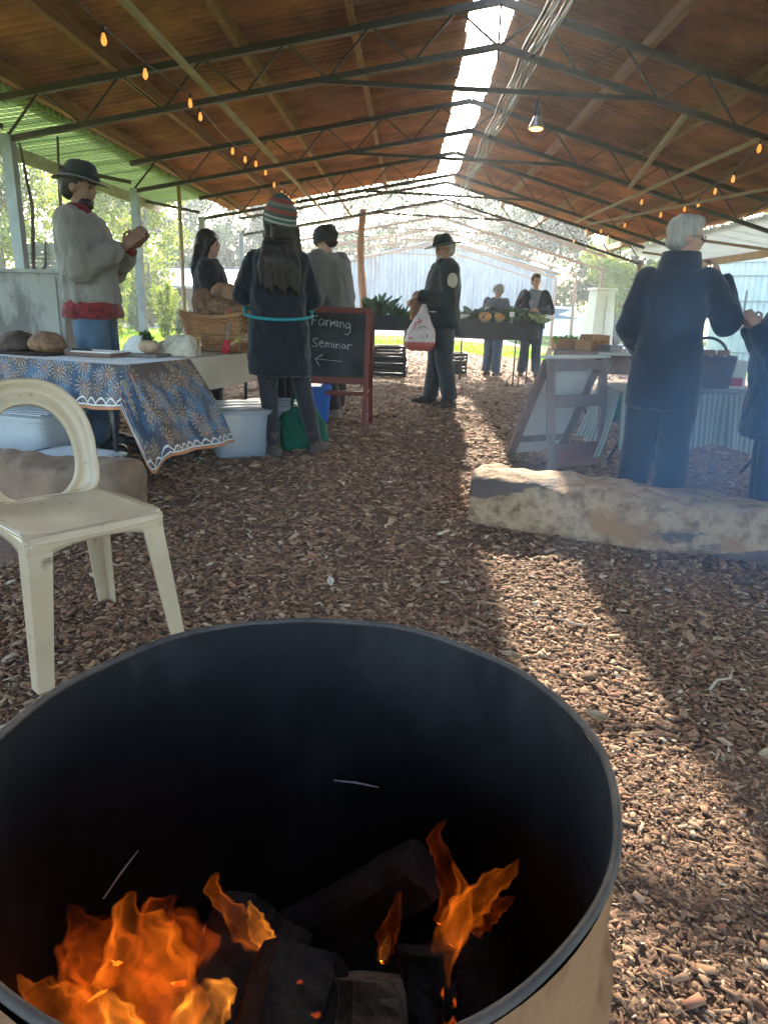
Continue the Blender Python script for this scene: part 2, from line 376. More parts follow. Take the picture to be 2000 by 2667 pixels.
while y < 19.5:
    if y < 14.4: link('lean_to_sheet', g_me, green_m, shed, smooth=True).location = (0, y, random.uniform(-.004, .004))
    link('lean_to_sheet', w_me, white_sh, shed, smooth=True).location = (0, y, random.uniform(-.004, .004))
    y += .742
wm = MB()
for i in range(12): x = -4.98 + i * .085; wm.bar((x, -4, 2.835 + (x + 5.02) * .137), (x, 14.6, 2.835 + (x + 5.02) * .137), .004, .004)
for i in range(190): yy = 1 + i * .0722; wm.bar((-4.98, yy, 2.842), (-4.02, yy, 2.973), .004, .004)
kind(wm.build('wire_netting', steel, shed), 'stuff')
MB().box((-5.0, 5.2, 2.76), (.035, 19.2, .17)).build('fascia', M('weathered_fascia', (.34, .34, .27), .8, (.22, .21, .16), 2, 6, stretch=(3, 1, 3)), shed)
MB().box((6.74, 7.6, 2.2), (.035, 24, .17)).build('fascia', M('brown_fascia', (.36, .25, .15), .8, (.24, .16, .1), 2, 6), shed)
for y in (7.4, 10.65, 14.0):
    MB().bar((-4.98, y, 2.79), (-3.98, y, 2.62), .04, .05).build('lean_to_rafter', steel, shed)
    MB().bar((5.22, y, 2.36), (6.72, y, 2.2), .04, .05).build('lean_to_rafter', timber, shed)
MB().bar((5.22, 17.2, 2.36), (6.72, 17.2, 2.2), .04, .05).build('lean_to_rafter', timber, shed)
# battens slung under the trusses
for a, b, wd in (((-1.97, 3.6, 2.96), (-1.99, 17.3, 3.0), .045), ((2.5, 7.4, 2.86), (2.96, 10.7, 2.70), .045), ((3.14, 7.3, 2.62), (3.0, 14.1, 2.62), .035), ((4.0, 7.2, 2.35), (3.2, 14.0, 2.58), .03)):
    MB().bar(a, b, wd, wd).build('batten', pale_timber, shed)
# cables clipped under the ridge
cab = M('grey_cable', (.03, .032, .034), .5); cab2 = M('pale_cable', (.20, .20, .19), .5)
for k in range(9):
    x = .96 + .018 * k + random.uniform(-.01, .01); z0 = 3.36 - .03 * (k % 3) + random.uniform(-.02, .02); pts = []
    for j in range(60):
        y = 2 + j * .27; s_ = ((y - 4.2) / 3.25) % 1
        pts.append((x - .006 * (y - 7) + .012 * math.sin(j * .9 + k), y, z0 - .10 * math.sin(PI * s_) * (.3 + .25 * (k % 4)) + .008 * math.sin(j * 1.3 + 2 * k)))
    MB().tube(pts, .008 if k % 3 else .014, 5).build('cable', cab2 if k in (3, 6) else cab, shed, smooth=True)
MB().tube([(-3.0, 17.3, 3.0), (-1, 17.4, 2.55)], .01, 5).build('cable', cab, shed)

# ------------------------------------------------------------------ lamps
glow = bpy.data.materials.new('warm_filament'); glow.use_nodes = True
N_ = glow.node_tree.nodes; N_.clear(); e = N_.new('ShaderNodeEmission'); e.inputs[0].default_value = (1, .36, .06, 1); e.inputs[1].default_value = 1.6
o_ = N_.new('ShaderNodeOutputMaterial'); glow.node_tree.links.new(e.outputs[0], o_.inputs[0])
amber = M('amber_glass', (.75, .40, .13), .15, None, spec=.5); N_, L_, P_ = nodes_of(amber)
P_.inputs['Emission Color'].default_value = (1, .36, .07, 1); P_.inputs['Emission Strength'].default_value = .12
black_pl = M('black_plastic', (.018, .018, .02), .5)
bulb_me = MB().lathe([(.004, -.005), (.012, 0), (.016, -.02), (.024, -.045), (.028, -.068), (.024, -.09), (.013, -.106), (.001, -.112)], 12).mesh('bulb')
fil_me = MB().lathe([(.001, -.03), (.009, -.04), (.012, -.06), (.010, -.085), (.001, -.095)], 8).mesh('filament')
sock_me = MB().lathe([(.001, .05), (.012, .048), (.016, .03), (.017, -.004), (.012, -.006)], 10).mesh('socket')
def light_string(name, label, pts, sag, bulbs):
    t = thing(name, label, 'string lights', pts[0]); o0 = Vector(pts[0]); path = []
    for a, b in zip(pts[:-1], pts[1:]):
        for i in range(10):
            u = i / 10; p = Vector(a).lerp(Vector(b), u); p.z -= sag * 4 * u * (1 - u) * min(1, (Vector(b) - Vector(a)).length / 3); path.append(p - o0)
    path.append(Vector(pts[-1]) - o0)
    MB().tube(path, .0055, 5).build('cable', cab, t, smooth=True)
    for bx in bulbs:
        p = min(path, key=lambda q: (q + o0 - Vector(bx)).length)
        b = link('bulb', bulb_me, amber, t, smooth=True); b.location = Vector(p) + Vector((0, 0, -.04)); b.scale = (.74,) * 3
        s_ = link('socket', sock_me, black_pl, b, smooth=True); f_ = link('filament', fil_me, glow, b, smooth=True)
light_string('string_lights', 'string of warm bulbs hung along the left roof slope', [(-2.2, 3.6, 3.02), (-2.13, 7.35, 2.92), (-2.13, 10.6, 2.96), (-2.15, 14.0, 2.95)], .12,
             [(-2.13, y, 2.9) for y in (5.3, 6.37, 7.2, 7.75, 8.85, 9.6, 10.4, 11.0, 11.6, 12.2, 12.6, 13.0, 13.6)])
light_string('string_lights', 'zigzag string of warm bulbs under the right roof slope', [(2.9, 5.5, 2.8), (3.23, 7.45, 2.66), (3.75, 9.7, 2.62), (3.93, 11.2, 2.6), (3.7, 12.2, 2.62), (3.5, 15.4, 2.68), (3.6, 18, 2.66)], .08,
             [(3.23, 7.45, 2.6), (3.72, 9.7, 2.6), (3.92, 11.2, 2.6), (3.77, 11.8, 2.6), (3.65, 13.2, 2.6), (3.85, 10.5, 2.6), (3.5, 8.6, 2.6), (3.5, 14.3, 2.6), (3.5, 15.4, 2.6), (3.55, 16.6, 2.6)])
light_string('string_lights', 'short string of warm bulbs near the red pole under the right roof', [(2.6, 9.0, 2.95), (3.26, 11.06, 2.66), (3.95, 15.4, 2.58), (3.84, 17.2, 2.6)], .06,
             [(3.26, 11.06, 2.6), (3.95, 15.4, 2.6), (3.86, 16.2, 2.6)])
pl = thing('pendant_lamp', 'hanging floodlight bulb with glowing face right of the ridge gap', 'lamp', (1.12, 7.4, 3.0))
MB().tube([(0, 0, 0), (0, 0, -.05), (0, 0, -.1)], .006, 6).build('cord', cab, pl)
MB().lathe([(.001, -.08), (.022, -.08), (.026, -.16), (.03, -.2), (.001, -.2)], 12).build('socket', black_pl, pl, smooth=True, auto=40)
MB().lathe([(.03, -.2), (.045, -.24), (.075, -.29), (.078, -.305), (.001, -.308)], 16).build('reflector', M('mirror_glass', (.6, .55, .5), .2, metal=.7), pl, smooth=True, auto=40)
fl = MB().lathe([(.06, -.309), (.05, -.318), (.001, -.324)], 14).build('lamp_face', glow, pl, smooth=True)
# ================================================================== TREES AND PLANTS
bark_m = M('tree_bark', (.20, .17, .14), .9, (.10, .085, .07), 4, 5, .5, 15, stretch=(4, 4, 1))
leaf_d = leafy('gum_leaf_dark', (.05, .10, .025), (.085, .14, .035), .45)
leaf_y = leafy('leaf_yellow_green', (.15, .22, .02), (.23, .29, .04), .55)
leaf_b = leafy('leaf_blue_green', (.06, .11, .045), (.10, .155, .06), .45)
def leaf_cloud(centres, radii, n, size, aspect, rng, droop=0.):
    k = rng.integers(0, len(centres), n); C = np.array(centres)[k]; Rr = np.array(radii)[k]
    d = rng.normal(0, 1, (n, 3)); d /= np.linalg.norm(d, axis=1)[:, None]; rad = rng.uniform(.25, 1, n) ** .5
    P = C + d * rad[:, None] * Rr
    a = rng.normal(0, 1, (n, 3)); a[:, 2] -= droop; a /= np.linalg.norm(a, axis=1)[:, None]
    b = np.cross(a, rng.normal(0, 1, (n, 3))); b /= np.linalg.norm(b, axis=1)[:, None]
    l = rng.uniform(.6, 1.3, n)[:, None] * size; wv = l * aspect
    V = np.stack([P - a * l / 2, P + b * wv / 2, P + a * l / 2, P - b * wv / 2], 1).reshape(-1, 3)
    clump = rng.uniform(.55, 1.35, len(centres))[k] * rng.uniform(.75, 1.25, n)
    T = np.repeat(clump[:, None] * np.ones((1, 3)) * np.c_[rng.uniform(.9, 1.2, n), np.ones(n), rng.uniform(.7, 1.1, n)], 4, 0)
    return V, T
def leaf_obj(name, V, T, mat, parent):
    me = bpy.data.meshes.new(name); n = len(V) // 4
    me.vertices.add(len(V)); me.vertices.foreach_set('co', V.ravel()); me.loops.add(4 * n); me.loops.foreach_set('vertex_index', np.arange(4 * n))
    me.polygons.add(n); me.polygons.foreach_set('loop_start', np.arange(0, 4 * n, 4)); me.update(calc_edges=True)
    at = me.attributes.new('tint', 'FLOAT_COLOR', 'POINT'); at.data.foreach_set('color', np.c_[T, np.ones(len(T))].ravel())
    return link(name, me, mat, parent)
TREE_N = [0]
def tree(label, loc, h, rx, crown0, mat, n=5000, size=.22,  group='trees beyond the shed', limbs=11, cl=44, aspect=.4):
    TREE_N[0] += 1; rng = np.random.default_rng(100 + TREE_N[0]); rd = random.Random(TREE_N[0])
    t = thing('tree', label, 'tree', loc, 0, group); mb = MB(); r0 = .03 * h * .55
    lean = rd.uniform(-.06, .06); pts = [(lean * z + .12 * math.sin(z * .8 + TREE_N[0]), .1 * math.sin(z * .6), z) for z in np.linspace(-.1, h * .86, 10)]
    mb.tube(pts, [r0 * (1 - .82 * i / 9) for i in range(10)], 7); cs = []; rs = []
    for i in range(limbs):
        u = rd.uniform(.3, .85); p = Vector(pts[int(u * 9)]); a = rd.uniform(0, 2 * PI); ln = rx * rd.uniform(.6, 1.0)
        q = p + Vector((math.cos(a) * ln, math.sin(a) * ln, ln * rd.uniform(.3, .9))); m_ = p.lerp(q, .5) + Vector((0, 0, ln * .08))
        mb.tube([p, m_, q], [r0 * .35, r0 * .22, r0 * .06], 5); cs.append(tuple(q)); rs.append([rx * .33, rx * .33, rx * .25])
    for i in range(cl):
        a = rd.uniform(0, 2 * PI); z = crown0 * h + (h - crown0 * h) * rd.random(); k = math.sin(PI * min(.95, max(.08, (z / h - crown0) / (1 - crown0)))) ** .6
        d = rx * k * rd.uniform(.2, 1); cs.append((math.cos(a) * d, math.sin(a) * d, z)); s_ = rx * rd.uniform(.2, .4); rs.append([s_, s_, s_ * .75])
    mb.build('trunk', bark_m, t, smooth=True)
    V, T = leaf_cloud(cs, rs, int(n * 2.2), size * 1.1, aspect, rng, .5); leaf_obj('crown', V, T, mat, t)
    return t
TR = [
 ('tall feathery gum tree standing at the far left beside the house', (-13.5, 24, 0), 7.2, 2.6, .12, leaf_y, 7000, .20),
 ('broad light green tree behind the hatted man', (-9.6, 26.5, 0), 6.0, 2.2, .10, leaf_y, 6000, .18),
 ('dark bushy tree at the left frame edge behind the white box', (-17.5, 27, 0), 6.4, 3.2, .05, leaf_b, 6500, .22),
 ('dark tree rising behind the ridge of the white-roofed house', (-16.5, 40, 0), 7.6, 3.2, .1, leaf_b, 6000, .26),
 ('rounded blue-green tree behind the right end of the white roof', (-12.2, 41, 0), 6.4, 3.0, .06, leaf_d, 6500, .26),
 ('mid green tree behind the woman in the dark hoodie', (-9.0, 43, 0), 6.8, 2.8, .08, leaf_b, 6000, .26),
 ('sparse tall gum behind the trunk prop', (-4.6, 46, 0), 9.6, 3.2, .3, leaf_b, 3000, .28),
 ('sparse gum over the left slope of the grey shed', (-.8, 47, 0), 8.8, 3.0, .3, leaf_d, 2600, .28),
 ('hazy gum over the right slope of the grey shed', (4.2, 48, 0), 9.0, 3.2, .3, leaf_b, 4200, .28),
 ('grey-green gum standing right of the grey shed', (8.2, 44, 0), 8.0, 3.2, .12, leaf_b, 6500, .28),
 ('dense gum behind the parked car', (11.2, 42, -.28), 8.0, 3.0, .08, leaf_d, 7000, .28),
 ('yellow-green sunlit tree between the red poles', (9.6, 33, -.28), 5.6, 1.9, .16, leaf_y, 5200, .22),
 ('dark tree behind the tall white tapered stand', (13.0, 38, -.28), 7.2, 3.0, .06, leaf_d, 6500, .26),
 ('green tree growing behind the corrugated water tank', (17.0, 33, -.28), 6.6, 3.2, .06, leaf_y, 6500, .24),
 ('light green shrub tree at the right frame edge behind the tank', (13.4, 22, -.28), 4.6, 2.0, .1, leaf_y, 5000, .16),
 ('dark gum far right behind the lean-to', (22, 36, -.28), 7.6, 3.6, .06, leaf_b, 6500, .28),
]
for a in TR: tree(*a)
def sapling(label, loc, h, rx, mat, n, size):
    TREE_N[0] += 1; rng = np.random.default_rng(300 + TREE_N[0]); rd = random.Random(300 + TREE_N[0])
    t = thing('young_shrub', label, 'shrub', loc, 0, 'young shrubs along the left lawn'); mb = MB(); cs = []; rs = []
    for i in range(5):
        a = rd.uniform(0, 2 * PI); d = rx * rd.uniform(.1, .8); tp_ = Vector((math.cos(a) * d, math.sin(a) * d, h * rd.uniform(.7, 1)))
        mb.tube([(math.cos(a) * d * .15, math.sin(a) * d * .15, -.03), tp_ * .55 + Vector((0, 0, .05 * h)), tp_], [.014, .009, .003], 5)
        for k in range(9):
            u = .18 + .82 * k / 8; p = tp_ * u; cs.append((p.x, p.y, p.z)); rs.append([rx * .34 * (1.15 - u * .75)] * 2 + [h * .09])
    mb.build('stem', bark_m, t)
    V, T = leaf_cloud(cs, rs, n, size, .28, rng, -.7); leaf_obj('foliage', V, T, mat, t)
for i, (lb, x, y, h, rx, m_) in enumerate([
 ('pale green sapling nearest the galvanised post on the left lawn', -6.15, 18.2, 1.55, .5, leaf_y), ('upright sapling left of the galvanised post', -7.55, 18.6, 1.75, .55, leaf_y),
 ('wispy low shrub behind the hatted man’s hip'.replace('’', "'"), -8.9, 18.0, 1.2, .6, leaf_y), ('low shrub beside the weathered white box', -9.9, 17.2, 1.3, .7, leaf_y),
 ('bushy shrub in front of the house verandah', -8.3, 22.0, 1.2, .8, leaf_b), ('small shrub left of the bread basket', -6.9, 21.5, .95, .7, leaf_b),
 ('tall wispy shrub at the left frame edge', -10.8, 15.0, 2.0, .8, leaf_y), ('grey-green shrub in front of the house wall', -10.2, 22.8, 1.3, .9, leaf_y)]):
    sapling(lb, (x, y, 0), h, rx, m_, 1500, .12)

# ================================================================== BUILDINGS AND VEHICLES OUTSIDE
zinc = M('weathered_zinc', (.34, .37, .40), .6, (.24, .265, .29), 2.5, 6, metal=.15, stretch=(1, 1, .35))
N_, L_, P_ = nodes_of(zinc)                          # rust blotches
g = N_.new('ShaderNodeNewGeometry'); n = N_.new('ShaderNodeTexNoise'); n.inputs['Scale'].default_value = .9; n.inputs['Detail'].default_value = 7; n.inputs['Roughness'].default_value = .7; mpz = N_.new('ShaderNodeMapping'); mpz.inputs['Scale'].default_value = (1, 1, .3); mpz.inputs['Location'].default_value = (3.1, 0, 0)
r_ = N_.new('ShaderNodeMapRange'); r_.inputs[1].default_value = .54; r_.inputs[2].default_value = .80
x_ = N_.new('ShaderNodeMix'); x_.data_type = 'RGBA'; x_.inputs[7].default_value = (.24, .13, .085, 1)
L_.new(g.outputs['Position'], mpz.inputs[0]); L_.new(mpz.outputs[0], n.inputs['Vector']); L_.new(n.outputs['Fac'], r_.inputs[0]); L_.new(r_.outputs[0], x_.inputs[0]); L_.new(N_[zinc['mix']].outputs[2], x_.inputs[6]); L_.new(x_.outputs[2], P_.inputs['Base Color'])
gs = thing('grey_shed', 'old grey corrugated iron shed with gable end and rust patches', 'shed', (1.4, 36, -.06))
for k in range(14):                                  # upright wall sheets under the gable
    x0 = -5.6 + k * .8; mb = MB(); nn = 24
    def fn(u, v, x0=x0):
        x = x0 + u * .8; return (x, .03 * math.cos(2 * PI * u * 4) + (.02 if k % 2 else 0), v * (4.15 - .25 * abs(x) + .02 * math.sin(x * 3)))
    mb.grid(fn, nn, 4); mb.build('wall_sheet', zinc, gs, smooth=True)
for s_ in (-1, 1):
    MB().box((s_ * 2.85, 7, 4.2 - .25 * 2.85), (5.95, 14.6, .05), Matrix.Rotation(s_ * math.atan(.25), 3, 'Y')).build('roof', zinc, gs)
    MB().bar((s_ * 5.8, -.06, 4.15 - .25 * 5.8), (0, -.06, 4.17), .02, .14).build('barge_board', timber, gs)
MB().box((0, 7.2, 1.3), (11.0, 13.6, 2.6)).build('shed_body', zinc, gs)
hs_ = thing('low_house', 'low house with bright white metal roof and dark verandah', 'house', (-10.4, 31, 0), R(-8))
white_roof = M('white_metal_roof', (.75, .76, .76), .5, (.66, .67, .67), 2, 3)
def fn(u, v): return (-5.5 + 9.5 * u, -2.2 + 4.4 * v, 1.52 + .85 * v + .012 * math.cos(u * 9.5 * 2 * PI / .19))
MB().grid(fn, 200, 1).build('roof', white_roof, hs_, smooth=True)
MB().box((-.75, 2.24, 2.40), (9.6, .16, .12)).build('ridge_cap', M('dark_gutter', (.06, .07, .07), .5), hs_)
MB().box((-.75, -2.24, 1.5), (9.6, .08, .1)).build('gutter', zinc, hs_)
dark_wall = M('dark_weatherboard', (.10, .075, .06), .9, (.06, .045, .04), 3, 4, stretch=(1, 1, 8))
MB().box((-.8, 1.0, .9), (8.6, 2.2, 1.8)).build('wall', dark_wall, hs_)
for i in range(7): MB().box((-5.2 + i * 1.48, -2.0, .74), (.09, .09, 1.48)).build('verandah_post', timber if i else white_roof, hs_)
for x in (-3.2, -.8, 1.9):
    wd_ = MB().box((x, -.13, .95), (.8, .05, .8)).build('window', M('window_frame_cream', (.6, .58, .5), .6), hs_)
    MB().box((x, -.16, .95), (.68, .03, .68)).build('pane', M('dark_glass', (.02, .03, .035), .08, spec=.8), wd_)
dr = MB().box((3.0, -.13, .85), (.75, .05, 1.7)).build('door', pale_timber, hs_); MB().ball((2.72, -.17, .85), .03).build('handle', galv, dr)
tk = thing('water_tank', 'round galvanised corrugated water tank at the right behind the smoke', 'water tank', (10.2, 21, -.3))
tank_m = M('tank_zinc', (.50, .58, .60), .45, (.40, .47, .50), 2, 4, metal=.2)
def fn(u, v): a = u * 2 * PI; rr = 1.55 + .02 * math.cos(u * 2 * PI * 62); return (rr * math.cos(a), rr * math.sin(a), 2.75 * v)
MB().grid(fn, 372, 3, True).build('tank_wall', tank_m, tk, smooth=True)
MB().lathe([(1.6, 2.7), (1.6, 2.78), (.3, 3.1), (.001, 3.12)], 48).build('tank_roof', tank_m, tk, smooth=True, auto=40)
MB().tube([(-1.3, -.95, .12), (-1.5, -1.15, .12), (-1.5, -1.15, .02)], .03, 8).build('outlet_pipe', galv, tk)
for z in (.35, 1.0, 1.7, 2.35): MB().lathe([(1.572, z - .015), (1.585, z - .015), (1.585, z + .015), (1.572, z + .015)], 64).build('hoop', galv, tk)
# white tapered stand
st = thing('tapered_stand', 'tall white tapered cabinet standing behind the produce table', 'cabinet', (4.78, 18.6, -.28), R(12))
cream = M('cream_panel', (.62, .66, .58), .6, (.55, .59, .5), 3, 4)
mb = MB(); mb.rings([(0, 0, .12, .46, .42), (0, 0, 1.82, .36, .33)], 4, 2); mb.build('cabinet_body', cream, st, bevel=.01).rotation_euler = (0, 0, R(45)); 
MB().box((0, 0, 1.85), (.58, .54, .05), None, .92).build('cap', cream, st, bevel=.006)
MB().box((0, 0, .06), (.62, .58, .12)).build('plinth', M('grey_plinth', (.25, .26, .25), .8), st)
MB().box((0, -.30, .95), (.005, .02, 1.5), Matrix.Rotation(R(-2), 3, 'X')).build('door_seam', M('grey_plinth', (.25, .26, .25)), st)
# parked car
car = thing('parked_car', 'silver-white hatchback parked on the gravel beyond the lawn', 'car', (5.9, 29.6, -.26), R(178))
paint = M('silver_white_paint', (.62, .66, .70), .25, None, spec=.6); tyre = M('tyre_rubber', (.02, .02, .02), .8); cglass = M('car_glass', (.05, .07, .085), .08, spec=.8)
side = [(-2.05, .35), (-2.08, .62), (-1.95, .80), (-1.1, .95), (-.45, 1.38), (.9, 1.44), (1.62, 1.28), (1.98, .92), (2.02, .5), (1.95, .3)]
mb = MB(); wv = [.78, .82, .84, .84, .66, .64, .66, .8, .84, .8]
nS = len(side); mb.add([(x, s_ * wv[i], z) for s_ in (-1, 1) for i, (x, z) in enumerate(side)], [(i, (i + 1) % nS, nS + (i + 1) % nS, nS + i) for i in range(nS)] + [tuple(range(nS)), tuple(range(2 * nS - 1, nS - 1, -1))])
mb.build('body', paint, car, bevel=.03, smooth=True, auto=35)
for s_ in (-1, 1):
    q = MB().add([(-.98, s_ * .80, .97), (-.45, s_ * .682, 1.32), (.85, s_ * .66, 1.37), (1.5, s_ * .705, 1.2), (1.55, s_ * .79, .98)], [(0, 1, 2, 3, 4)]).build('side_window', cglass, car)
    for x in (-1.3, 1.28):
        wh = MB().lathe([(.31, -.1), (.33, -.06), (.33, .06), (.31, .1)], 20).build('wheel', tyre, car, smooth=True); wh.location = (x, s_ * .76, .33); wh.rotation_euler = (PI / 2, 0, 0)
        rm = MB().lathe([(.2, -.101), (.12, -.09), (.001, -.085)], 16).build('rim', galv, wh)
        rm2 = MB().lathe([(.001, .085), (.12, .09), (.2, .101)], 16).build('rim', galv, wh)
    MB().ball((-2.03, s_ * .55, .68), (.05, .14, .07)).build('headlight', M('lamp_lens', (.8, .8, .8), .1), car)
    MB().box((2.0, s_ * .62, .86), (.05, .16, .2)).build('tail_light', M('red_lens', (.4, .02, .02), .2), car)
    MB().box((-.85, s_ * .9, 1.02), (.12, .16, .1)).build('mirror', paint, car, bevel=.02)
MB().add([(-1.06, -.74, .985), (-1.06, .74, .985), (-.5, .6, 1.355), (-.5, -.6, 1.355)], [(0, 1, 2, 3)]).build('windscreen', cglass, car)
MB().box((-2.1, 0, .5), (.02, .36, .11)).build('number_plate', white_roof, car)
MB().box((-2.07, 0, .66), (.03, .7, .08)).build('grille', black_pl, car)
# dark trailer beside the car
tl = thing('box_trailer', 'small dark box trailer parked right of the car', 'trailer', (7.6, 29.2, -.27), R(4))
MB().box((0, 0, .75), (1.15, 1.5, .5)).build('tray', M('dark_trailer', (.03, .035, .04), .6), tl, bevel=.01)
for s_ in (-1, 1):
    wh = MB().lathe([(.26, -.08), (.28, -.05), (.28, .05), (.26, .08), (.001, .08)], 18).build('wheel', tyre, tl, smooth=True, auto=40); wh.location = (s_ * .66, 0, .28); wh.rotation_euler = (0, PI / 2, 0)
MB().bar((-.3, -.75, .5), (0, -1.7, .42), .06, .06).build('drawbar', steel, tl)
MB().box((0, 0, .45), (1.25, .06, .06)).build('axle', steel, tl)
# ================================================================== FIRE DRUM
drum_in = M('sooty_steel', (.007, .008, .010), .72, (.028, .03, .034), 5, 9, .6, 22, spec=.3, lo=.45, hi=.7, stretch=(1, 1, .5))
drum_out = M('scorched_drum_paint', (.25, .135, .07), .85, (.10, .042, .02), 9, 10, .7, 30, spec=.2, stretch=(1, 1, .55), lo=.46, hi=.68)
rim_m = M('worn_drum_rim', (.035, .035, .038), .6, (.09, .075, .065), 12, 5, metal=.2)
dm = thing('fire_drum', 'open steel drum of burning wood in the foreground', 'fire drum', (-.092, .577, 0))
RR = .295
MB().lathe([(RR - .004, .665), (RR - .004, .30), (RR - .004, .12), (.15, .10), (.001, .10)], 96).build('inner_wall', drum_in, dm, smooth=True, auto=50)
MB().lathe([(RR, .656), (RR, .52), (RR + .012, .505), (RR + .012, .485), (RR, .47), (RR, .26), (RR + .012, .245), (RR + .012, .225), (RR, .21), (RR, .0)], 96).build('outer_wall', drum_out, dm, smooth=True, auto=40)
def rw(u): return RR - .0015 + .0012 * math.sin(u * 25.13) + .0008 * math.sin(u * 62.8)
mb = MB(); mb.grid(lambda u, v: ((rw(u) + .0040 * math.cos(v * 2 * PI)) * math.cos(u * 2 * PI), (rw(u) + .0040 * math.cos(v * 2 * PI)) * math.sin(u * 2 * PI), .6655 + .0012 * math.sin(u * 40) + .0010 * math.sin(u * 71 + 1) + .0042 * math.sin(v * 2 * PI)), 160, 8, True)
mb.build('rolled_rim', rim_m, dm, smooth=True)
ash = MB().lathe([(RR - .006, .13), (.2, .16), (.1, .17), (.001, .175)], 48, fn=lambda a, r, z: .012 * math.sin(3 * a + r * 40)).build('ash_bed', M('ash', (.06, .055, .05), .95, (.02, .018, .017), 30, 5, .6, 60), dm, smooth=True)
char = M('charred_wood', (.012, .010, .009), .85, (.06, .05, .042), 16, 8, 1.0, 45, spec=.25, stretch=(1, .45, 1))
N_, L_, P_ = nodes_of(char); g = N_.new('ShaderNodeNewGeometry'); n = N_.new('ShaderNodeTexNoise'); n.inputs['Scale'].default_value = 34; n.inputs['Detail'].default_value = 3
r_ = N_.new('ShaderNodeMapRange'); r_.inputs[1].default_value = .66; r_.inputs[2].default_value = .76; r_.inputs[4].default_value = .07; L_.new(g.outputs['Position'], n.inputs['Vector']); L_.new(n.outputs['Fac'], r_.inputs[0]); L_.new(r_.outputs[0], P_.inputs['Emission Strength']); P_.inputs['Emission Color'].default_value = (1, .12, .01, 1)   # glowing embers
endg = M('firewood_grain', (.30, .22, .145), .9, (.09, .06, .04), 22, 8, .8, 60, stretch=(1, 1, .3), lo=.4, hi=.62)
def firewood(a, b, r, sides, mat, label, split=True, seed=0):
    rd = random.Random(seed); a = Vector(a); b = Vector(b); d = (b - a).normalized()
    x = d.cross(Vector((0, 0, 1))).normalized(); z = x.cross(d); n = 18; mb = MB(); vs = []; sides = 14
    prof = [(math.cos(k / sides * 2 * PI + seed) * (1 - .38 * max(0, math.cos(k / sides * 2 * PI * 3 + seed)) ** 1), math.sin(k / sides * 2 * PI + seed) * (1 - .3 * max(0, math.cos(k / sides * 2 * PI * 3 + seed)))) for k in range(sides)]
    for i in range(n):
        p = a.lerp(b, i / (n - 1))
        for k, (px, pz) in enumerate(prof):
            q = r * (1 + rd.uniform(-.05, .05) + .14 * noise.noise(Vector((px * 2 + seed, pz * 2, i * .3)))); vs.append(p + x * px * q + z * pz * q)
    fs = [(i * sides + k, i * sides + (k + 1) % sides, (i + 1) * sides + (k + 1) % sides, (i + 1) * sides + k) for i in range(n - 1) for k in range(sides)] + [tuple(range(sides - 1, -1, -1)), tuple(range((n - 1) * sides, n * sides))]
    mb.add(vs, fs); o = mb.build('firewood', mat); tag(o, label, 'firewood', 'logs burning in the drum'); return o
firewood((-.19, .40, .30), (-.16, .66, .36), .070, 7, char, 'thick charred log at the left beneath the big flames', seed=1)
firewood((-.115, .36, .36), (-.09, .58, .40), .050, 6, char, 'blackened split log lying in the middle of the drum', seed=2)
lg = firewood((-.025, .40, .22), (-.030, .575, .395), .058, 6, endg, 'pale unburnt split log standing up in the drum centre', seed=3)
firewood((.045, .46, .18), (.042, .62, .385), .036, 6, char, 'upright charred stick between pale log and right flame', seed=4)
firewood((.14, .45, .22), (.10, .70, .30), .058, 7, char, 'charred log at the right against the drum wall', seed=5)
firewood((-.20, .74, .20), (.04, .70, .42), .038, 7, M('singed_wood', (.07, .045, .035), .85, (.03, .02, .017), 12, 6, .5, 40), 'singed branch leaning across the back of the drum', seed=6)
firewood((-.30, .42, .20), (-.33, .62, .24), .045, 6, char, 'small charred log by the left drum wall', seed=7)
for i, (a, b, lb) in enumerate((((-.085, .852, .425), (-.02, .846, .421), 'thin pale twig stuck high on the sooty back wall'), ((-.355, .69, .36), (-.325, .735, .395), 'thin pale twig on the left drum wall'))):
    tg_ = MB().tube([a, Vector(a).lerp(Vector(b), .5) + Vector((0, 0, .002)), b], [.001, .0016, .0008], 5).build('twig', M('ash_twig', (.6, .57, .52), .8)); tag(tg_, lb, 'twig')

def flame_mat(name, col, s_, lo=.40, hi=.64, seed=0.):
    m = bpy.data.materials.new(name); m.use_nodes = True; N = m.node_tree.nodes; N.clear(); L = m.node_tree.links
    e = N.new('ShaderNodeEmission'); e.inputs[0].default_value = (*col, 1)
    g = N.new('ShaderNodeNewGeometry'); mp = N.new('ShaderNodeMapping'); mp.inputs['Scale'].default_value = (1, 1, .32); mp.inputs['Location'].default_value = (seed, 0, 0)
    n = N.new('ShaderNodeTexNoise'); n.inputs['Scale'].default_value = 19; n.inputs['Detail'].default_value = 1; n.inputs['Distortion'].default_value = 1.2
    r = N.new('ShaderNodeMapRange'); r.inputs[1].default_value = lo; r.inputs[2].default_value = hi; r.inputs[3].default_value = .06 * s_; r.inputs[4].default_value = s_
    L.new(g.outputs['Position'], mp.inputs[0]); L.new(mp.outputs[0], n.inputs['Vector']); L.new(n.outputs['Fac'], r.inputs[0]); L.new(r.outputs[0], e.inputs[1])
    o = N.new('ShaderNodeOutputMaterial'); L.new(e.outputs[0], o.inputs['Volume']); return m
F1 = flame_mat('flame_orange', (1, .18, .010), 4.8, .30, .75); F2 = flame_mat('flame_bright', (1, .28, .024), 15, .30, .75, 2.); F3 = flame_mat('flame_dim', (1, .13, .008), 2.1, .30, .75, 5.)
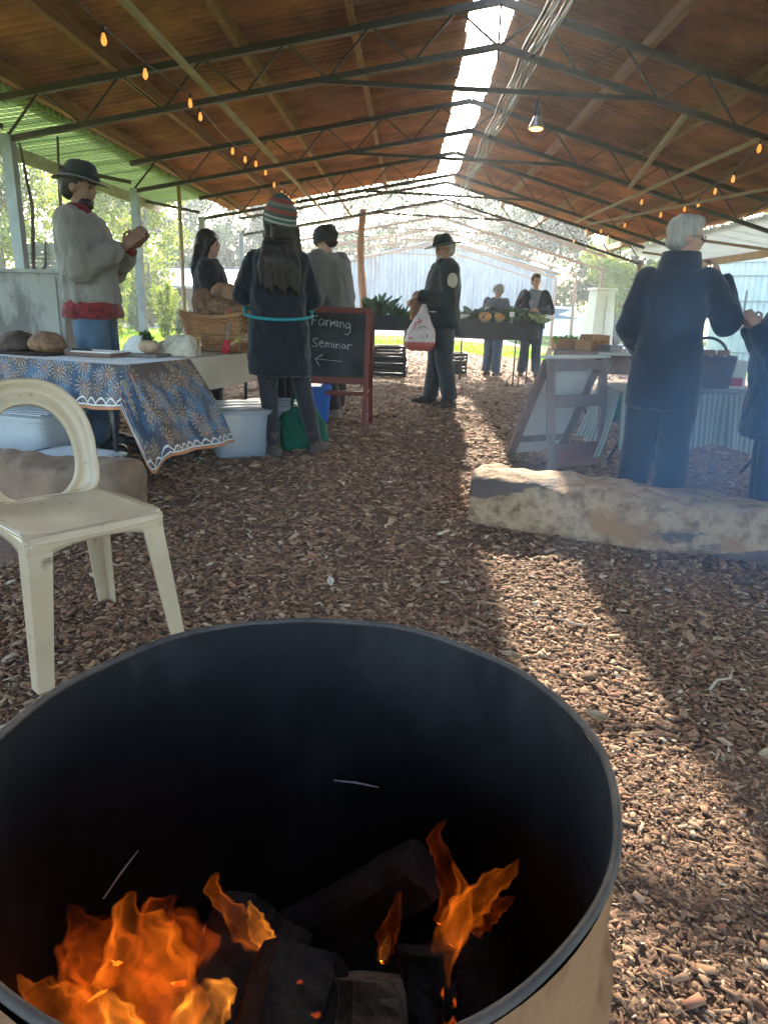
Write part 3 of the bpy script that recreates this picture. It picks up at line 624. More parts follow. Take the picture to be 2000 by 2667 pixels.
def flame(pts, mat, thick=.5, n=22, seed=0):
    """lens-shaped closed tongue: pts = (x, y, z, half-width)"""
    rd = random.Random(seed); P = [Vector(p[:3]) for p in pts]; W = [p[3] for p in pts]; m = 26; path = []; ww = []
    for i in range(m + 1):
        u = i / m * (len(P) - 1); k = min(int(u), len(P) - 2); f = u - k
        p0, p1, p2, p3 = P[max(k - 1, 0)], P[k], P[k + 1], P[min(k + 2, len(P) - 1)]
        path.append(.5 * ((2 * p1) + (p2 - p0) * f + (2 * p0 - 5 * p1 + 4 * p2 - p3) * f * f + (3 * p1 - p0 - 3 * p2 + p3) * f ** 3))
        ww.append(max(.0006, (W[k] * (1 - f) + W[k + 1] * f) * (1 + .12 * math.sin(i * 1.7 + seed))))
    def skin(k_w, k_e):
        vs = []
        for i, p in enumerate(path):
            t = (path[min(i + 1, m)] - path[max(i - 1, 0)]).normalized(); x = Vector((1, 0, 0)) - t * t.x; x.normalize(); y = t.cross(x)
            tw = .35 * math.sin(i * .35 + seed); x2 = x * math.cos(tw) + y * math.sin(tw); y2 = y * math.cos(tw) - x * math.sin(tw)
            e_ = 1 - k_e * (abs(2 * i / m - 1) ** 3)
            for k in range(n):
                a = 2 * PI * k / n; rip = 1 + .16 * math.sin(3 * a + i * .55 + seed) + .10 * math.sin(5 * a - i * .8)
                vs.append(p + x2 * math.cos(a) * ww[i] * k_w * e_ * rip + y2 * math.sin(a) * ww[i] * thick * k_w * e_ * rip)
        return vs
    fs = [(i * n + k, i * n + (k + 1) % n, (i + 1) * n + (k + 1) % n, (i + 1) * n + k) for i in range(m) for k in range(n)] + [tuple(range(n - 1, -1, -1)), tuple(range(m * n, (m + 1) * n))]
    o = (m + 1) * n; vs = skin(1, 0) + skin(.80, .55); fs = fs + [tuple(q + o for q in reversed(f)) for f in fs]
    return vs, fs, mat
def fire(name, label, tongues):
    t = thing(name, label, 'flames', (0, 0, 0))
    for i, (pts, mat) in enumerate(tongues):
        vs, fs, mt = flame(pts, mat, seed=i * 3 + len(label)); MB().add(vs, fs).build('flame_tongue', mt, t, smooth=True)
fire('fire', 'large orange flames licking up on the left of the drum', [
    ([(-.195, .49, .36, .018), (-.215, .51, .405, .038), (-.245, .54, .45, .042), (-.265, .56, .475, .018), (-.26, .57, .498, .001)], F1),
    ([(-.23, .51, .36, .03), (-.265, .53, .40, .045), (-.295, .55, .44, .04), (-.315, .56, .46, .014), (-.33, .57, .478, .001)], F3),
    ([(-.26, .50, .34, .02), (-.305, .52, .365, .034), (-.34, .53, .385, .026), (-.365, .54, .395, .012), (-.375, .54, .415, .001)], F1),
    ([(-.20, .46, .36, .008), (-.19, .475, .395, .02), (-.175, .49, .43, .026), (-.155, .50, .45, .018), (-.14, .505, .455, .001)], F2),
    ([(-.205, .46, .36, .008), (-.225, .48, .39, .018), (-.255, .50, .415, .014), (-.285, .52, .43, .001)], F2),
    ([(-.215, .56, .39, .03), (-.225, .57, .43, .04), (-.245, .58, .455, .022), (-.23, .58, .475, .008), (-.22, .58, .485, .001)], F3),
    ([(-.30, .55, .38, .03), (-.315, .56, .41, .034), (-.30, .57, .44, .02), (-.29, .57, .465, .001)], F3),
    ([(-.125, .58, .412, .004), (-.145, .59, .43, .017), (-.17, .60, .447, .013), (-.188, .60, .475, .009), (-.182, .60, .498, .001)], F1),
    ([(-.118, .585, .408, .003), (-.132, .59, .420, .013), (-.142, .595, .442, .009), (-.15, .60, .462, .001)], F2),
    ([(-.405, .58, .385, .002), (-.40, .58, .398, .010), (-.395, .58, .415, .001)], F1)])
fire('fire', 'slim orange flames flickering on the right of the drum', [
    ([(.035, .56, .26, .006), (.045, .57, .32, .013), (.055, .60, .37, .014), (.075, .63, .41, .018), (.085, .65, .44, .008), (.07, .66, .47, .001)], F1),
    ([(.04, .56, .28, .004), (.046, .57, .325, .009), (.05, .58, .36, .006), (.047, .59, .385, .001)], F2),
    ([(.075, .65, .36, .012), (.09, .66, .40, .02), (.115, .67, .425, .016), (.14, .68, .44, .008), (.15, .68, .46, .001)], F1),
    ([(.06, .66, .38, .008), (.072, .67, .42, .014), (.06, .67, .465, .012), (.05, .67, .495, .008), (.062, .67, .52, .001)], F3),
    ([(.10, .66, .37, .01), (.125, .67, .395, .012), (.15, .68, .405, .001)], F3),
    ([(-.005, .60, .385, .006), (.0, .61, .41, .012), (.008, .62, .44, .006), (.012, .62, .465, .001)], F3),
    ([(-.006, .60, .388, .003), (-.002, .605, .40, .006), (.002, .61, .415, .001)], F2)])
for i, (x, y, z) in enumerate(((-.03, .575, .395), (.02, .585, .385), (.16, .66, .30))):
    pass

# ================================================================== PLASTIC CHAIR
ch = thing('plastic_chair', 'cream moulded plastic chair with oval back beside the fire drum', 'chair', (-1.02, 2.02, zg(-1.02, 2.02)), R(-130))
cpl = M('cream_plastic', (.54, .44, .30), .27, (.46, .37, .25), 5, 5, spec=.5); N_, L_, P_ = nodes_of(cpl)
n = N_.new('ShaderNodeTexNoise'); n.inputs['Scale'].default_value = 17; n.inputs['Detail'].default_value = 6; g = N_.new('ShaderNodeNewGeometry'); r_ = N_.new('ShaderNodeMapRange'); r_.inputs[1].default_value = .64; r_.inputs[2].default_value = .72; r_.inputs[4].default_value = .7
x_ = N_.new('ShaderNodeMix'); x_.data_type = 'RGBA'; x_.inputs[7].default_value = (.12, .10, .075, 1); L_.new(g.outputs['Position'], n.inputs['Vector']); L_.new(n.outputs['Fac'], r_.inputs[0]); L_.new(r_.outputs[0], x_.inputs[0]); L_.new(N_[cpl['mix']].outputs[2], x_.inputs[6]); L_.new(x_.outputs[2], P_.inputs['Base Color'])   # scuffs and grime
mb = MB()
def seat(u, v):
    x = (u - .5) * 2; y = (v - .5) * 2; k = 1 - .06 * max(0, -y)
    z = .435 - .02 * (1 - x * x) * (1 - y * y) + (.006 * (abs(x) ** 6)); 
    if v > .92: z -= .022 * ((v - .92) / .08) ** 2
    return (x * .205 * k, y * .20, z)
mb.grid(seat, 20, 18); mb.build('seat', cpl, ch, smooth=True, thick=.008)
mb = MB()                                            # apron with arches between the legs
def apron(p, q, arch):
    def fn(u, v):
        x = p[0] + (q[0] - p[0]) * u; y = p[1] + (q[1] - p[1]) * u
        return (x, y, .432 - v * (.035 + arch * (abs(2 * u - 1) ** 3)))
    mb.grid(fn, 16, 3)
c4 = [(-.203, .197), (.203, .197), (.192, -.197), (-.192, -.197)]
for i in range(4): apron(c4[i], c4[(i + 1) % 4], .06)
mb.build('apron', cpl, ch, smooth=True, thick=.006)
for i, (x, y) in enumerate(c4):                      # channel-shaped splayed legs
    sx, sy = math.copysign(1, x), math.copysign(1, y); mb = MB()
    def fn(u, v):
        wd = .068 - .024 * v; a = u * 2 - 1
        ox = x + sx * .035 * v; oy = y + sy * .045 * v
        k = 1 - abs(a)
        px = ox - sx * (wd * max(0, -a)) - sx * .004; py = oy - sy * (wd * max(0, a)) - sy * .004
        return (px, py, .425 - .425 * v)
    mb.grid(fn, 10, 8); mb.build('leg', cpl, ch, smooth=True, thick=.007, auto=50)
mb = MB(); NB = 48                                   # oval-holed back
def back(u, v):
    a = u * 2 * PI; ca, sa = math.cos(a), math.sin(a); e = 2.5 if sa > 0 else 7.
    sx_ = math.copysign(abs(ca) ** (2 / e), ca); sz_ = math.copysign(abs(sa) ** (2 / e), sa)
    ox, oz = .20 * sx_ * (1 - .10 * max(0, sz_)), .61 + (.20 if sa > 0 else .185) * sz_
    ix, iz = .128 * math.copysign(abs(ca) ** (2 / 2.4), ca) * (1 - .10 * sa), .575 + .150 * math.copysign(abs(sa) ** (2 / 2.4), sa)
    x = ox + (ix - ox) * v; z = oz + (iz - oz) * v
    return (x, -.185 - .17 * (z - .42) - .035 * (1 - (x / .2) ** 2) + .02 * (1 - math.sin(v * PI)), z)
mb.grid(back, NB, 5, True); mb.build('backrest', cpl, ch, smooth=True, thick=.01)
scuff = M('dark_scuff', (.05, .045, .04), .9)
c2 = thing('timber_chair', 'edge of a timber-framed chair cropped at the left border', 'chair', (-1.06, 1.10, zg(-1.06, 1.1)), R(20))
ot = M('orange_timber', (.42, .19, .08), .6, (.32, .14, .06), 4, 5, stretch=(8, 8, 1))
for x, y, h in ((-.2, -.2, .45), (.2, -.2, .45), (-.2, .2, .85), (.2, .2, .45)): MB().bar((x, y, 0), (x * .96, y * .96, h), .035, .035).build('leg', ot, c2, bevel=.004)
MB().box((0, 0, .46), (.44, .44, .035)).build('seat', M('grey_cushion', (.4, .42, .4), .9), c2, bevel=.012)
for z in (.6, .72, .82): MB().bar((-.19, .2, z), (.19, .2, z), .02, .05).build('back_rail', ot, c2)
for a, b in (((-.2, -.2, .2), (.2, -.2, .2)), ((.2, -.2, .22), (.2, .2, .22))): MB().bar(a, b, .02, .03).build('stretcher', ot, c2)

# ================================================================== LOG SEATS
log_m = M('weathered_log', (.34, .24, .15), .9, (.16, .098, .057), 15, 10, 1.0, 34, lo=.44, hi=.64)
N_, L_, P_ = nodes_of(log_m); g = N_.new('ShaderNodeNewGeometry'); prev = N_[log_m['mix']].outputs[2]
for loc_, scl, s0, lo_, hi_, c_ in (((.35, 0, .1), (.8, 1, 2.2), 2.3, .585, .61, (.10, .078, .07)), ((2.1, .4, .7), (1, 1, 1.6), 5.5, .56, .66, (.27, .15, .075))):
    n = N_.new('ShaderNodeTexNoise'); n.inputs['Scale'].default_value = s0; n.inputs['Detail'].default_value = 5; mp = N_.new('ShaderNodeMapping'); mp.inputs['Location'].default_value = loc_; mp.inputs['Scale'].default_value = scl
    r_ = N_.new('ShaderNodeMapRange'); r_.inputs[1].default_value = lo_; r_.inputs[2].default_value = hi_; x_ = N_.new('ShaderNodeMix'); x_.data_type = 'RGBA'; x_.inputs[7].default_value = (*c_, 1)
    L_.new(g.outputs['Position'], mp.inputs[0]); L_.new(mp.outputs[0], n.inputs['Vector']); L_.new(n.outputs['Fac'], r_.inputs[0]); L_.new(r_.outputs[0], x_.inputs[0]); L_.new(prev, x_.inputs[6]); prev = x_.outputs[2]
L_.new(prev, P_.inputs['Base Color'])
def log_seat(label, a, b, hw, z0, z1, mat, seed):
    mb = MB(); a = Vector((*a, 0)); b = Vector((*b, 0)); d = (b - a).normalized(); s_ = Vector((-d.y, d.x, 0)); n = 110; m = 48; vs = []
    for i in range(n + 1):
        u = i / n; p = a.lerp(b, u); e = min(1, (1 - (1 - min(u, 1 - u) / .04) ** 2) ** .5 if min(u, 1 - u) < .04 else 1); e = .86 + .14 * e
        g0 = gz(p.x)
        for k in range(m):
            t = 2 * PI * k / m; c_, q_ = math.cos(t), math.sin(t); ex = 4.2
            yy = math.copysign(abs(c_) ** (2 / ex), c_) * hw * e; zz = math.copysign(abs(q_) ** (2 / ex), q_)
            q = p + s_ * yy; h = (z1 + z0) / 2 + g0 * .8 + zz * (z1 - z0) / 2 * e
            nz = noise.noise(Vector((q.x * 4 + seed, q.y * 4, h * 6))) * .03 + noise.noise(Vector((q.x * 13 + seed, q.y * 13, h * 13))) * .016 + noise.noise(Vector((q.x * 9 + seed, q.y * 40, h * 40))) * .006
            vs.append(q + s_ * (nz * c_) + Vector((0, 0, h + nz * q_)))
    fs = [(i * m + k, i * m + (k + 1) % m, (i + 1) * m + (k + 1) % m, (i + 1) * m + k) for i in range(n) for k in range(m)] + [tuple(range(m - 1, -1, -1)), tuple(range(n * m, (n + 1) * m))]
    o = mb.add(vs, fs).build('log_seat', mat, smooth=True, auto=60); tag(o, label, 'log', 'log seats round the fire')
log_seat('long pale weathered log lying on the mulch at the right', (.38, 3.74), (2.9, 3.28), .245, -.06, .255, log_m, 3)
log_seat('brown log behind the plastic chair at the left', (-2.9, 3.80), (-1.42, 3.52), .17, -.05, .25, M('brown_log', (.26, .18, .12), .9, (.16, .11, .075), 6, 7, .6, 30), 9)
# ================================================================== LEFT STALL
def attr_uv(me, uvs):                                # per-vertex uv
    l = me.uv_layers.new(name='UVMap'); idx = np.zeros(len(me.loops), int); me.loops.foreach_get('vertex_index', idx)
    l.data.foreach_set('uv', np.array(uvs)[idx].ravel())
def cloth_mesh(patches):                             # patches: list of (fn(u,v)->(co,uv), nu, nv)
    V = []; UV = []; F = []
    for fn, nu, nv in patches:
        o = len(V)
        for j in range(nv + 1):
            for i in range(nu + 1):
                c, t = fn(i / nu, j / nv); V.append(tuple(c)); UV.append(t)
        F += [(o + j * (nu + 1) + i, o + j * (nu + 1) + i + 1, o + (j + 1) * (nu + 1) + i + 1, o + (j + 1) * (nu + 1) + i) for j in range(nv) for i in range(nu)]
    me = bpy.data.meshes.new('cloth'); me.from_pydata(V, [], F); me.update(); attr_uv(me, UV); return me
def floral():
    m = bpy.data.materials.new('blue_floral_cloth'); m.use_nodes = True; N = m.node_tree.nodes; L = m.node_tree.links; p = N['Principled BSDF']
    p.inputs['Roughness'].default_value = .75; p.inputs['Sheen Weight'].default_value = .3
    uv = N.new('ShaderNodeUVMap'); uv.uv_map = 'UVMap'
    def math_(op, a, b=None, clamp=False):
        n = N.new('ShaderNodeMath'); n.operation = op; n.use_clamp = clamp
        for i, q in enumerate((a, b)):
            if q is None: continue
            if isinstance(q, (int, float)): n.inputs[i].default_value = q
            else: L.new(q, n.inputs[i])
        return n.outputs[0]
    def mix(f, a, b):
        n = N.new('ShaderNodeMix'); n.data_type = 'RGBA'; L.new(f, n.inputs[0])
        for i, q in ((6, a), (7, b)):
            if isinstance(q, tuple): n.inputs[i].default_value = (*q, 1)
            else: L.new(q, n.inputs[i])
        return n.outputs[2]
    def ramp(v, a, b, c=0., d=1.):
        n = N.new('ShaderNodeMapRange'); n.inputs[1].default_value = a; n.inputs[2].default_value = b; n.inputs[3].default_value = c; n.inputs[4].default_value = d; L.new(v, n.inputs[0]); return n.outputs[0]
    nz = N.new('ShaderNodeTexNoise'); nz.inputs['Scale'].default_value = 9; nz.inputs['Detail'].default_value = 5; L.new(uv.outputs[0], nz.inputs['Vector'])
    base = mix(ramp(nz.outputs['Fac'], .42, .6), (.014, .03, .065), (.05, .115, .21))
    n2 = N.new('ShaderNodeTexNoise'); n2.inputs['Scale'].default_value = 3; L.new(uv.outputs[0], n2.inputs['Vector'])
    base = mix(ramp(n2.outputs['Fac'], .50, .62), base, (.06, .035, .028))
    for sc_, petals, col, hot, ph in ((5.8, 13, (.40, .34, .20), (.40, .16, .05), 0.), (9.5, 9, (.30, .30, .26), (.32, .18, .08), 2.3)):
        vo = N.new('ShaderNodeTexVoronoi'); vo.voronoi_dimensions = '2D'; vo.inputs['Scale'].default_value = sc_; vo.inputs['Randomness'].default_value = .75
        mp = N.new('ShaderNodeMapping'); mp.inputs['Location'].default_value = (ph, ph * .7, 0); L.new(uv.outputs[0], mp.inputs[0]); L.new(mp.outputs[0], vo.inputs['Vector'])
        df = N.new('ShaderNodeVectorMath'); df.operation = 'SUBTRACT'; L.new(mp.outputs[0], df.inputs[0]); L.new(vo.outputs['Position'], df.inputs[1])
        sp = N.new('ShaderNodeSeparateXYZ'); L.new(df.outputs[0], sp.inputs[0])
        ang = math_('ARCTAN2', sp.outputs[1], sp.outputs[0]); dist = math_('MULTIPLY', vo.outputs['Distance'], 1.0)
        sw = math_('ADD', math_('MULTIPLY', ang, petals), math_('MULTIPLY', dist, 5.))
        pet = ramp(math_('SINE', sw), .35, .75, 0, .85)
        fade = math_('MULTIPLY', ramp(dist, .40, .30), ramp(dist, .07, .10))
        base = mix(math_('MULTIPLY', pet, fade, True), base, mix(ramp(dist, .12, .3), hot, col))
        base = mix(ramp(dist, .075, .055), base, hot)
    s2 = N.new('ShaderNodeSeparateXYZ'); L.new(uv.outputs[0], s2.inputs[0])          # v = height over the hem
    sc_ = math_('ABSOLUTE', math_('SINE', math_('MULTIPLY', s2.outputs[0], 38.)))
    top = math_('ADD', math_('MULTIPLY', sc_, .03), .032)
    d1 = math_('ABSOLUTE', math_('SUBTRACT', s2.outputs[1], top)); base = mix(ramp(d1, .008, .004), base, (.62, .60, .55))
    d2 = math_('ABSOLUTE', math_('SUBTRACT', s2.outputs[1], .024)); base = mix(ramp(d2, .006, .003), base, (.62, .60, .55))
    base = mix(ramp(s2.outputs[1], .017, .014), base, (.45, .16, .05))
    L.new(base, p.inputs['Base Color']); return m
def V3(*a): return Vector(a)
T1 = V3(-1.63, 4.05, .70); E1 = V3(-.936, .352, 0); E2 = V3(.352, .936, 0); L1, D1 = 1.8, .60
t1 = thing('trestle_table', 'folding trestle table under the blue floral cloth at the left', 'table', (T1.x, T1.y, 0), math.atan2(E1.y, E1.x) + PI)
ttop = M('table_plastic', (.45, .45, .43), .5); tleg = M('table_leg_steel', (.05, .055, .06), .4, metal=.3)
MB().box((-L1 / 2, D1 / 2, .675), (L1 - .02, D1 - .02, .035)).build('table_top', ttop, t1, bevel=.006)
for x in (-.17, -1.62):
    for y in (.07, D1 - .07):
        MB().tube([(x, y, 0), (x, y, .66)], .014, 10).build('leg', tleg, t1, smooth=True)
    MB().tube([(x, .02, .012), (x, D1 - .02, .012)], .012, 8).build('foot_bar', tleg, t1)
    MB().tube([(x, .07, .3), (x + (-.3 if x > -1 else .3), D1 / 2, .655)], .010, 8).build('brace', tleg, t1)
    MB().tube([(x, .07, .5), (x, D1 - .07, .5)], .009, 8).build('cross_bar', tleg, t1)
def top_fn(u, v):
    p = T1 + E1 * (L1 * u) + E2 * (D1 * v); p.z = .702 + .003 * math.sin(u * 23 + v * 9) * math.sin(v * 17)
    return p, (u * L1 + .3, .26 + v * D1)
def front_fn(u, v):                                   # v 0 at the edge, 1 at the hem
    s_ = u * L1; fold = .022 * math.sin(s_ * 17) + .012 * math.sin(s_ * 31 + 1); drop = .25 + .02 * math.sin(s_ * 5)
    p = T1 + E1 * s_ - E2 * (.006 + (.035 + fold) * v ** 1.2); p.z = .704 - .012 * (1 - abs(1 - 2 * v)) * 0 - drop * v
    return p, (s_ + .3, .25 * (1 - v))
BL, BR_ = V3(-1.40, 4.10, .17), V3(-1.17, 4.78, .13)
def end_fn(u, v):                                     # u 0 front corner .. 1 rear corner
    a = T1 + E2 * (D1 * u) - E1 * .004; a.z = .704; b = BL.lerp(BR_, u); p = a.lerp(b, v)
    out = -E1 * (.02 * math.sin(u * 11 + .5) * v + .04 * math.sin(v * PI)); p = p + out; p.z += -.012 * math.sin(v * PI)
    return p, (u * .75 + 2.7, .52 * (1 - v))
def corner_fn(u, v):                                  # the folded corner hanging lowest
    f = front_fn(0, v)[0]; e = end_fn(0, v)[0]; tip = V3(-1.50, 4.03, .045); base = f.lerp(e, u); k = math.sin(u * PI) ** .8 * v ** 1.6
    p = base.lerp(tip, .9 * k) - E2 * (.03 * math.sin(u * 2 * PI) * v) - E1 * .02 * k
    return p, (3.6 + u * .35, .40 * (1 - v) + .0)
me = cloth_mesh([(top_fn, 40, 14), (front_fn, 120, 10), (end_fn, 30, 14), (corner_fn, 16, 14)])
o = link('tablecloth', me, floral(), None, True); tag(o, 'blue floral tablecloth with white scalloped border on the left trestle table', 'tablecloth')
# second table with beige cloth
A2, B2 = V3(-1.43, 4.62, .70), V3(-.86, 6.35, .70); e2 = (B2 - A2).normalized(); n2 = V3(-e2.y, e2.x, 0); W2 = .66; L2 = (B2 - A2).length
t2 = thing('trestle_table', 'second trestle table under the beige cloth behind the basket', 'table', (A2.x, A2.y, 0), math.atan2(e2.y, e2.x))
MB().box((L2 / 2, W2 / 2, .675), (L2 - .02, W2 - .02, .035)).build('table_top', ttop, t2, bevel=.006)
for x in (.16, L2 - .16):
    for y in (.08, W2 - .08): MB().tube([(x, y, 0), (x, y, .66)], .014, 10).build('leg', tleg, t2, smooth=True)
    MB().tube([(x, .03, .012), (x, W2 - .03, .012)], .012, 8).build('foot_bar', tleg, t2)
def b_top(u, v): p = A2 + e2 * (L2 * u) + n2 * (W2 * v); p.z = .703; return p, (u, v)
def b_side(u, v): p = A2 + e2 * (L2 * u) - n2 * (.008 + .03 * v + .010 * math.sin(u * 25) * v); p.z = .703 - (.205 + .012 * math.sin(u * 9)) * v; return p, (u, v)
def b_end(u, v): p = A2 + n2 * (W2 * u) - e2 * (.008 + .02 * v); p.z = .703 - .2 * v; return p, (u, v)
beige = M('beige_cloth', (.50, .43, .33), .85, (.44, .37, .28), 4, 4, .1, 200)
o = link('tablecloth', cloth_mesh([(b_top, 20, 8), (b_side, 50, 6), (b_end, 16, 6)]), beige, None, True); tag(o, 'plain beige cloth hanging over the table beneath the bread basket', 'tablecloth')

# ---- wicker bread basket
wick = M('wicker', (.42, .22, .10), .65, (.26, .13, .06), 9, 4, .2, 90)
def wicker(t, lx, ly, h, flare, rows, nst, dip=.0, r=.0062, mat=wick, rad=.08):
    def outline(s_, k):                               # rounded rectangle, s_ 0..1
        P = []; hx, hy = lx / 2 * k, ly / 2 * k; a = s_ * 4; side_ = int(a) % 4; f = a - int(a)
        cs = [(hx, -hy), (hx, hy), (-hx, hy), (-hx, -hy)]; p = V3(*cs[side_], 0).lerp(V3(*cs[(side_ + 1) % 4], 0), f)
        q = max(abs(p.x) - (hx - rad), 0), max(abs(p.y) - (hy - rad), 0)
        if q[0] > 0 and q[1] > 0:
            d = V3(q[0], q[1], 0); d = d.normalized() * min(d.length, rad); p = V3(math.copysign(hx - rad + d.x, p.x), math.copysign(hy - rad + d.y, p.y), 0)
        return p
    for j in range(rows):
        z = .012 + (h - .02) * j / (rows - 1); k = 1 + flare * z / h; pts = []; n = nst * 4
        for i in range(n):
            s_ = i / n; p = outline(s_, k); nrm = p.normalized(); wv = math.cos(i * PI / 2 + (j % 2) * PI) * r * .9
            zz = z - dip * math.sin(PI * ((s_ * 4) % 1)) * (z / h) ** 2 + random.uniform(-.0016, .0016)
            pts.append(p + nrm * wv + V3(0, 0, zz))
        pts.append(pts[0]); MB().tube(pts, r * random.uniform(.85, 1.1), 5, cap=False).build('wicker_strand', mat, t, smooth=True)
    for i in range(nst):
        s_ = (i + .5) / nst; MB().tube([outline(s_, 1.0), outline(s_, 1 + flare) + V3(0, 0, h - dip * math.sin(PI * ((s_ * 4) % 1)))], r * .8, 5).build('stake', mat, t)
    MB().box((0, 0, .006), (lx * .96, ly * .96, .01)).build('basket_base', mat, t)
    for dz in (0, .012):
        pts = [outline(i / 80, 1 + flare * 1.02) + V3(0, 0, h + dz + .003 * math.sin(i * 2.2) - dip * math.sin(PI * ((i / 20) % 1))) for i in range(81)]
        MB().tube(pts, r * 1.35, 6, cap=False).build('basket_rim', mat, t, smooth=True)
bk = thing('bread_basket', 'large rectangular wicker basket piled with loaves on the beige-clothed table', 'basket', (-1.30, 5.66, .707), R(-21.7))
wicker(bk, .52, .76, .275, .16, 18, 28, .035)
crust = M('bread_crust', (.42, .25, .14), .8, (.14, .07, .04), 7, 6, .5, 40, space='obj')
dark_crust = M('seeded_crust', (.30, .165, .085), .85, (.09, .06, .042), 22, 5, .6, 60, space='obj')
floury = M('floury_crust', (.55, .42, .29), .85, (.22, .12, .065), 8, 5, .4, 40, space='obj')
def loaf(label, loc, rot, size, mat, seed, scores=True, group='loaves in the bread basket'):
    mb = MB(); nu, nv = 30, 26
    rx, ry, rz = size
    def fn(u, v):
        th = PI * v; a = 2 * PI * u; x, y, z = math.sin(th) * math.cos(a), math.cos(th), math.sin(th) * math.sin(a)
        q = Vector((x, y, z)); k = 1 + .10 * noise.noise(q * 2.2 + Vector((seed, 0, 0))) + .03 * noise.noise(q * 7 + Vector((seed, 3, 0)))
        if z < -.2: z = -.2 + (z + .2) * .55
        if scores and z > .1: k -= .10 * max(0, math.cos(y * 10 + x * 4)) ** 6
        s_ = math.copysign(abs(y) ** .85, y)
        return (x * rx * k, s_ * ry * k, z * rz * k)
    mb.grid(fn, nu, nv, True); o = mb.build('bread_loaf', mat, None, True); o.location = loc; o.rotation_euler = rot
    return tag(o, label, 'bread', group)
B0 = bk.matrix_basis if False else None
def inb(x, y, z):                                     # basket coordinates to the world
    c, s_ = math.cos(R(-21.7)), math.sin(R(-21.7)); return (-1.30 + c * x - s_ * y, 5.66 + s_ * x + c * y, .707 + z)
loaf('seed-topped loaf standing at the left corner of the bread basket', inb(-.16, -.27, .31), (R(50), R(8), R(35)), (.09, .165, .09), dark_crust, 1)
loaf('brown crusty loaf leaning behind the seed-topped loaf', inb(-.05, -.06, .36), (R(25), R(14), R(62)), (.115, .22, .105), crust, 2)
loaf('dark loaf lying at the front of the bread basket', inb(.03, -.25, .29), (R(8), R(10), R(72)), (.10, .20, .09), dark_crust, 3)
loaf('floury scored loaf lying on top at the right of the basket', inb(.13, .02, .36), (R(4), R(-8), R(84)), (.105, .23, .085), floury, 4)
loaf('brown loaf buried low in the middle of the basket', inb(.14, -.2, .20), (R(0), R(0), R(60)), (.08, .15, .07), crust, 5)
loaf('brown loaf at the far end of the basket beside the chalkboard', inb(.05, .26, .24), (R(5), R(0), R(85)), (.09, .17, .08), crust, 6)
loaf('second floury loaf at the back left of the basket', inb(-.13, .2, .24), (R(10), R(0), R(20)), (.08, .16, .075), crust, 8)
# ---- things on the blue cloth
bd = MB(); bd.rings([(0, 0, 0, .26, .13), (0, 0, .016, .27, .14), (0, 0, .02, .262, .132)], 28, 4); bo = bd.build('bread_board', M('dark_board', (.06, .04, .035), .6, (.035, .025, .022), 6, 4), None, True, auto=40)
bo.location = (-2.48, 4.63, .704); bo.rotation_euler = (0, 0, R(-20)); tag(bo, 'dark wooden board carrying two round loaves on the floral cloth', 'board')
loaf('smooth round dark loaf on the board at the far left', (-2.56, 4.64, .765), (0, 0, R(-20)), (.125, .12, .085), M('dark_round_crust', (.12, .075, .055), .75, (.05, .035, .03), 6, 5, .3, 30, space='obj'), 11, False, 'round loaves on the dark board')
loaf('seed-covered round loaf on the board beside the smooth one', (-2.34, 4.60, .768), (0, 0, R(30)), (.115, .12, .085), dark_crust, 12, False, 'round loaves on the dark board')
nb = thing('notebook', 'open notebook with pen on the cloth in front of the hatted man', 'notebook', (-2.02, 4.62, .706), R(-14))
MB().box((0, 0, .012), (.34, .22, .024)).build('cover', M('brown_cover', (.16, .10, .075), .7), nb, bevel=.003)
MB().box((.02, 0, .028), (.30, .20, .007)).build('page_block', M('paper_white', (.7, .69, .66), .8), nb)
MB().tube([(-.15, -.06, .038), (-.02, -.05, .038), (.0, -.05, .036)], [.006, .006, .002], 8).build('pen', black_pl, nb)
bb = thing('butter_tray', 'flat board with cut loaf and wrapped greens on the floral cloth', 'board', (-1.78, 4.72, .706), R(-12))
MB().box((0, 0, .008), (.36, .2, .016)).build('board', M('grey_board', (.16, .14, .12), .7), bb, bevel=.003)
mb = MB(); mb.ball((.05, .02, .06), (.075, .05, .045), 14, 8); mb.build('cut_loaf', floury, bb, smooth=True)
mb = MB(); mb.rings([(-.06, .03, .016, .1, .05), (-.05, .03, .07, .075, .04), (-.03, .02, .115, .05, .03), (-.01, .02, .13, .03, .02)], 16, 2.2); mb.build('paper_wrap', M('crumpled_paper', (.62, .62, .60), .8, (.5, .5, .48), 9, 4, .6, 25), bb, smooth=True, auto=30)
rng = np.random.default_rng(5); V, T = leaf_cloud([(.02, .03, .12), (.05, .02, .10)], [[.05, .03, .04]] * 2, 60, .06, .45, rng, -.4); leaf_obj('greens', V, T, leaf_d, bb)
pb = thing('paper_bag', 'crumpled pale paper bag lying in front of the bread basket', 'paper bag', (-1.57, 4.86, .706), R(-20))
mb = MB(); mb.rings([(0, 0, .0, .15, .09), (0, 0, .05, .145, .085), (.02, 0, .10, .10, .06), (.05, 0, .125, .06, .035)], 24, 3)
remesh(mb, 'bag_body', M('cream_paper', (.52, .47, .38), .8, (.42, .38, .3), 12, 4, .3, 60), pb, .007, 3, (.010, (16, 16, 16), 3.))
MB().tube([(.1, .04, .1), (.16, .02, .07), (.17, -.02, .03)], .006, 6).build('string_handle', wick, pb)
sp_ = thing('spatula', 'red rubber spatula leaning against the bread basket', 'spatula', (-1.31, 5.10, .708), R(-30))
red = M('red_rubber', (.45, .03, .035), .5)
mb = MB(); mb.rings([(0, 0, 0, .03, .009), (0, .012, .05, .034, .008), (0, .025, .095, .024, .007)], 14, 3); mb.build('blade', red, sp_, smooth=True)
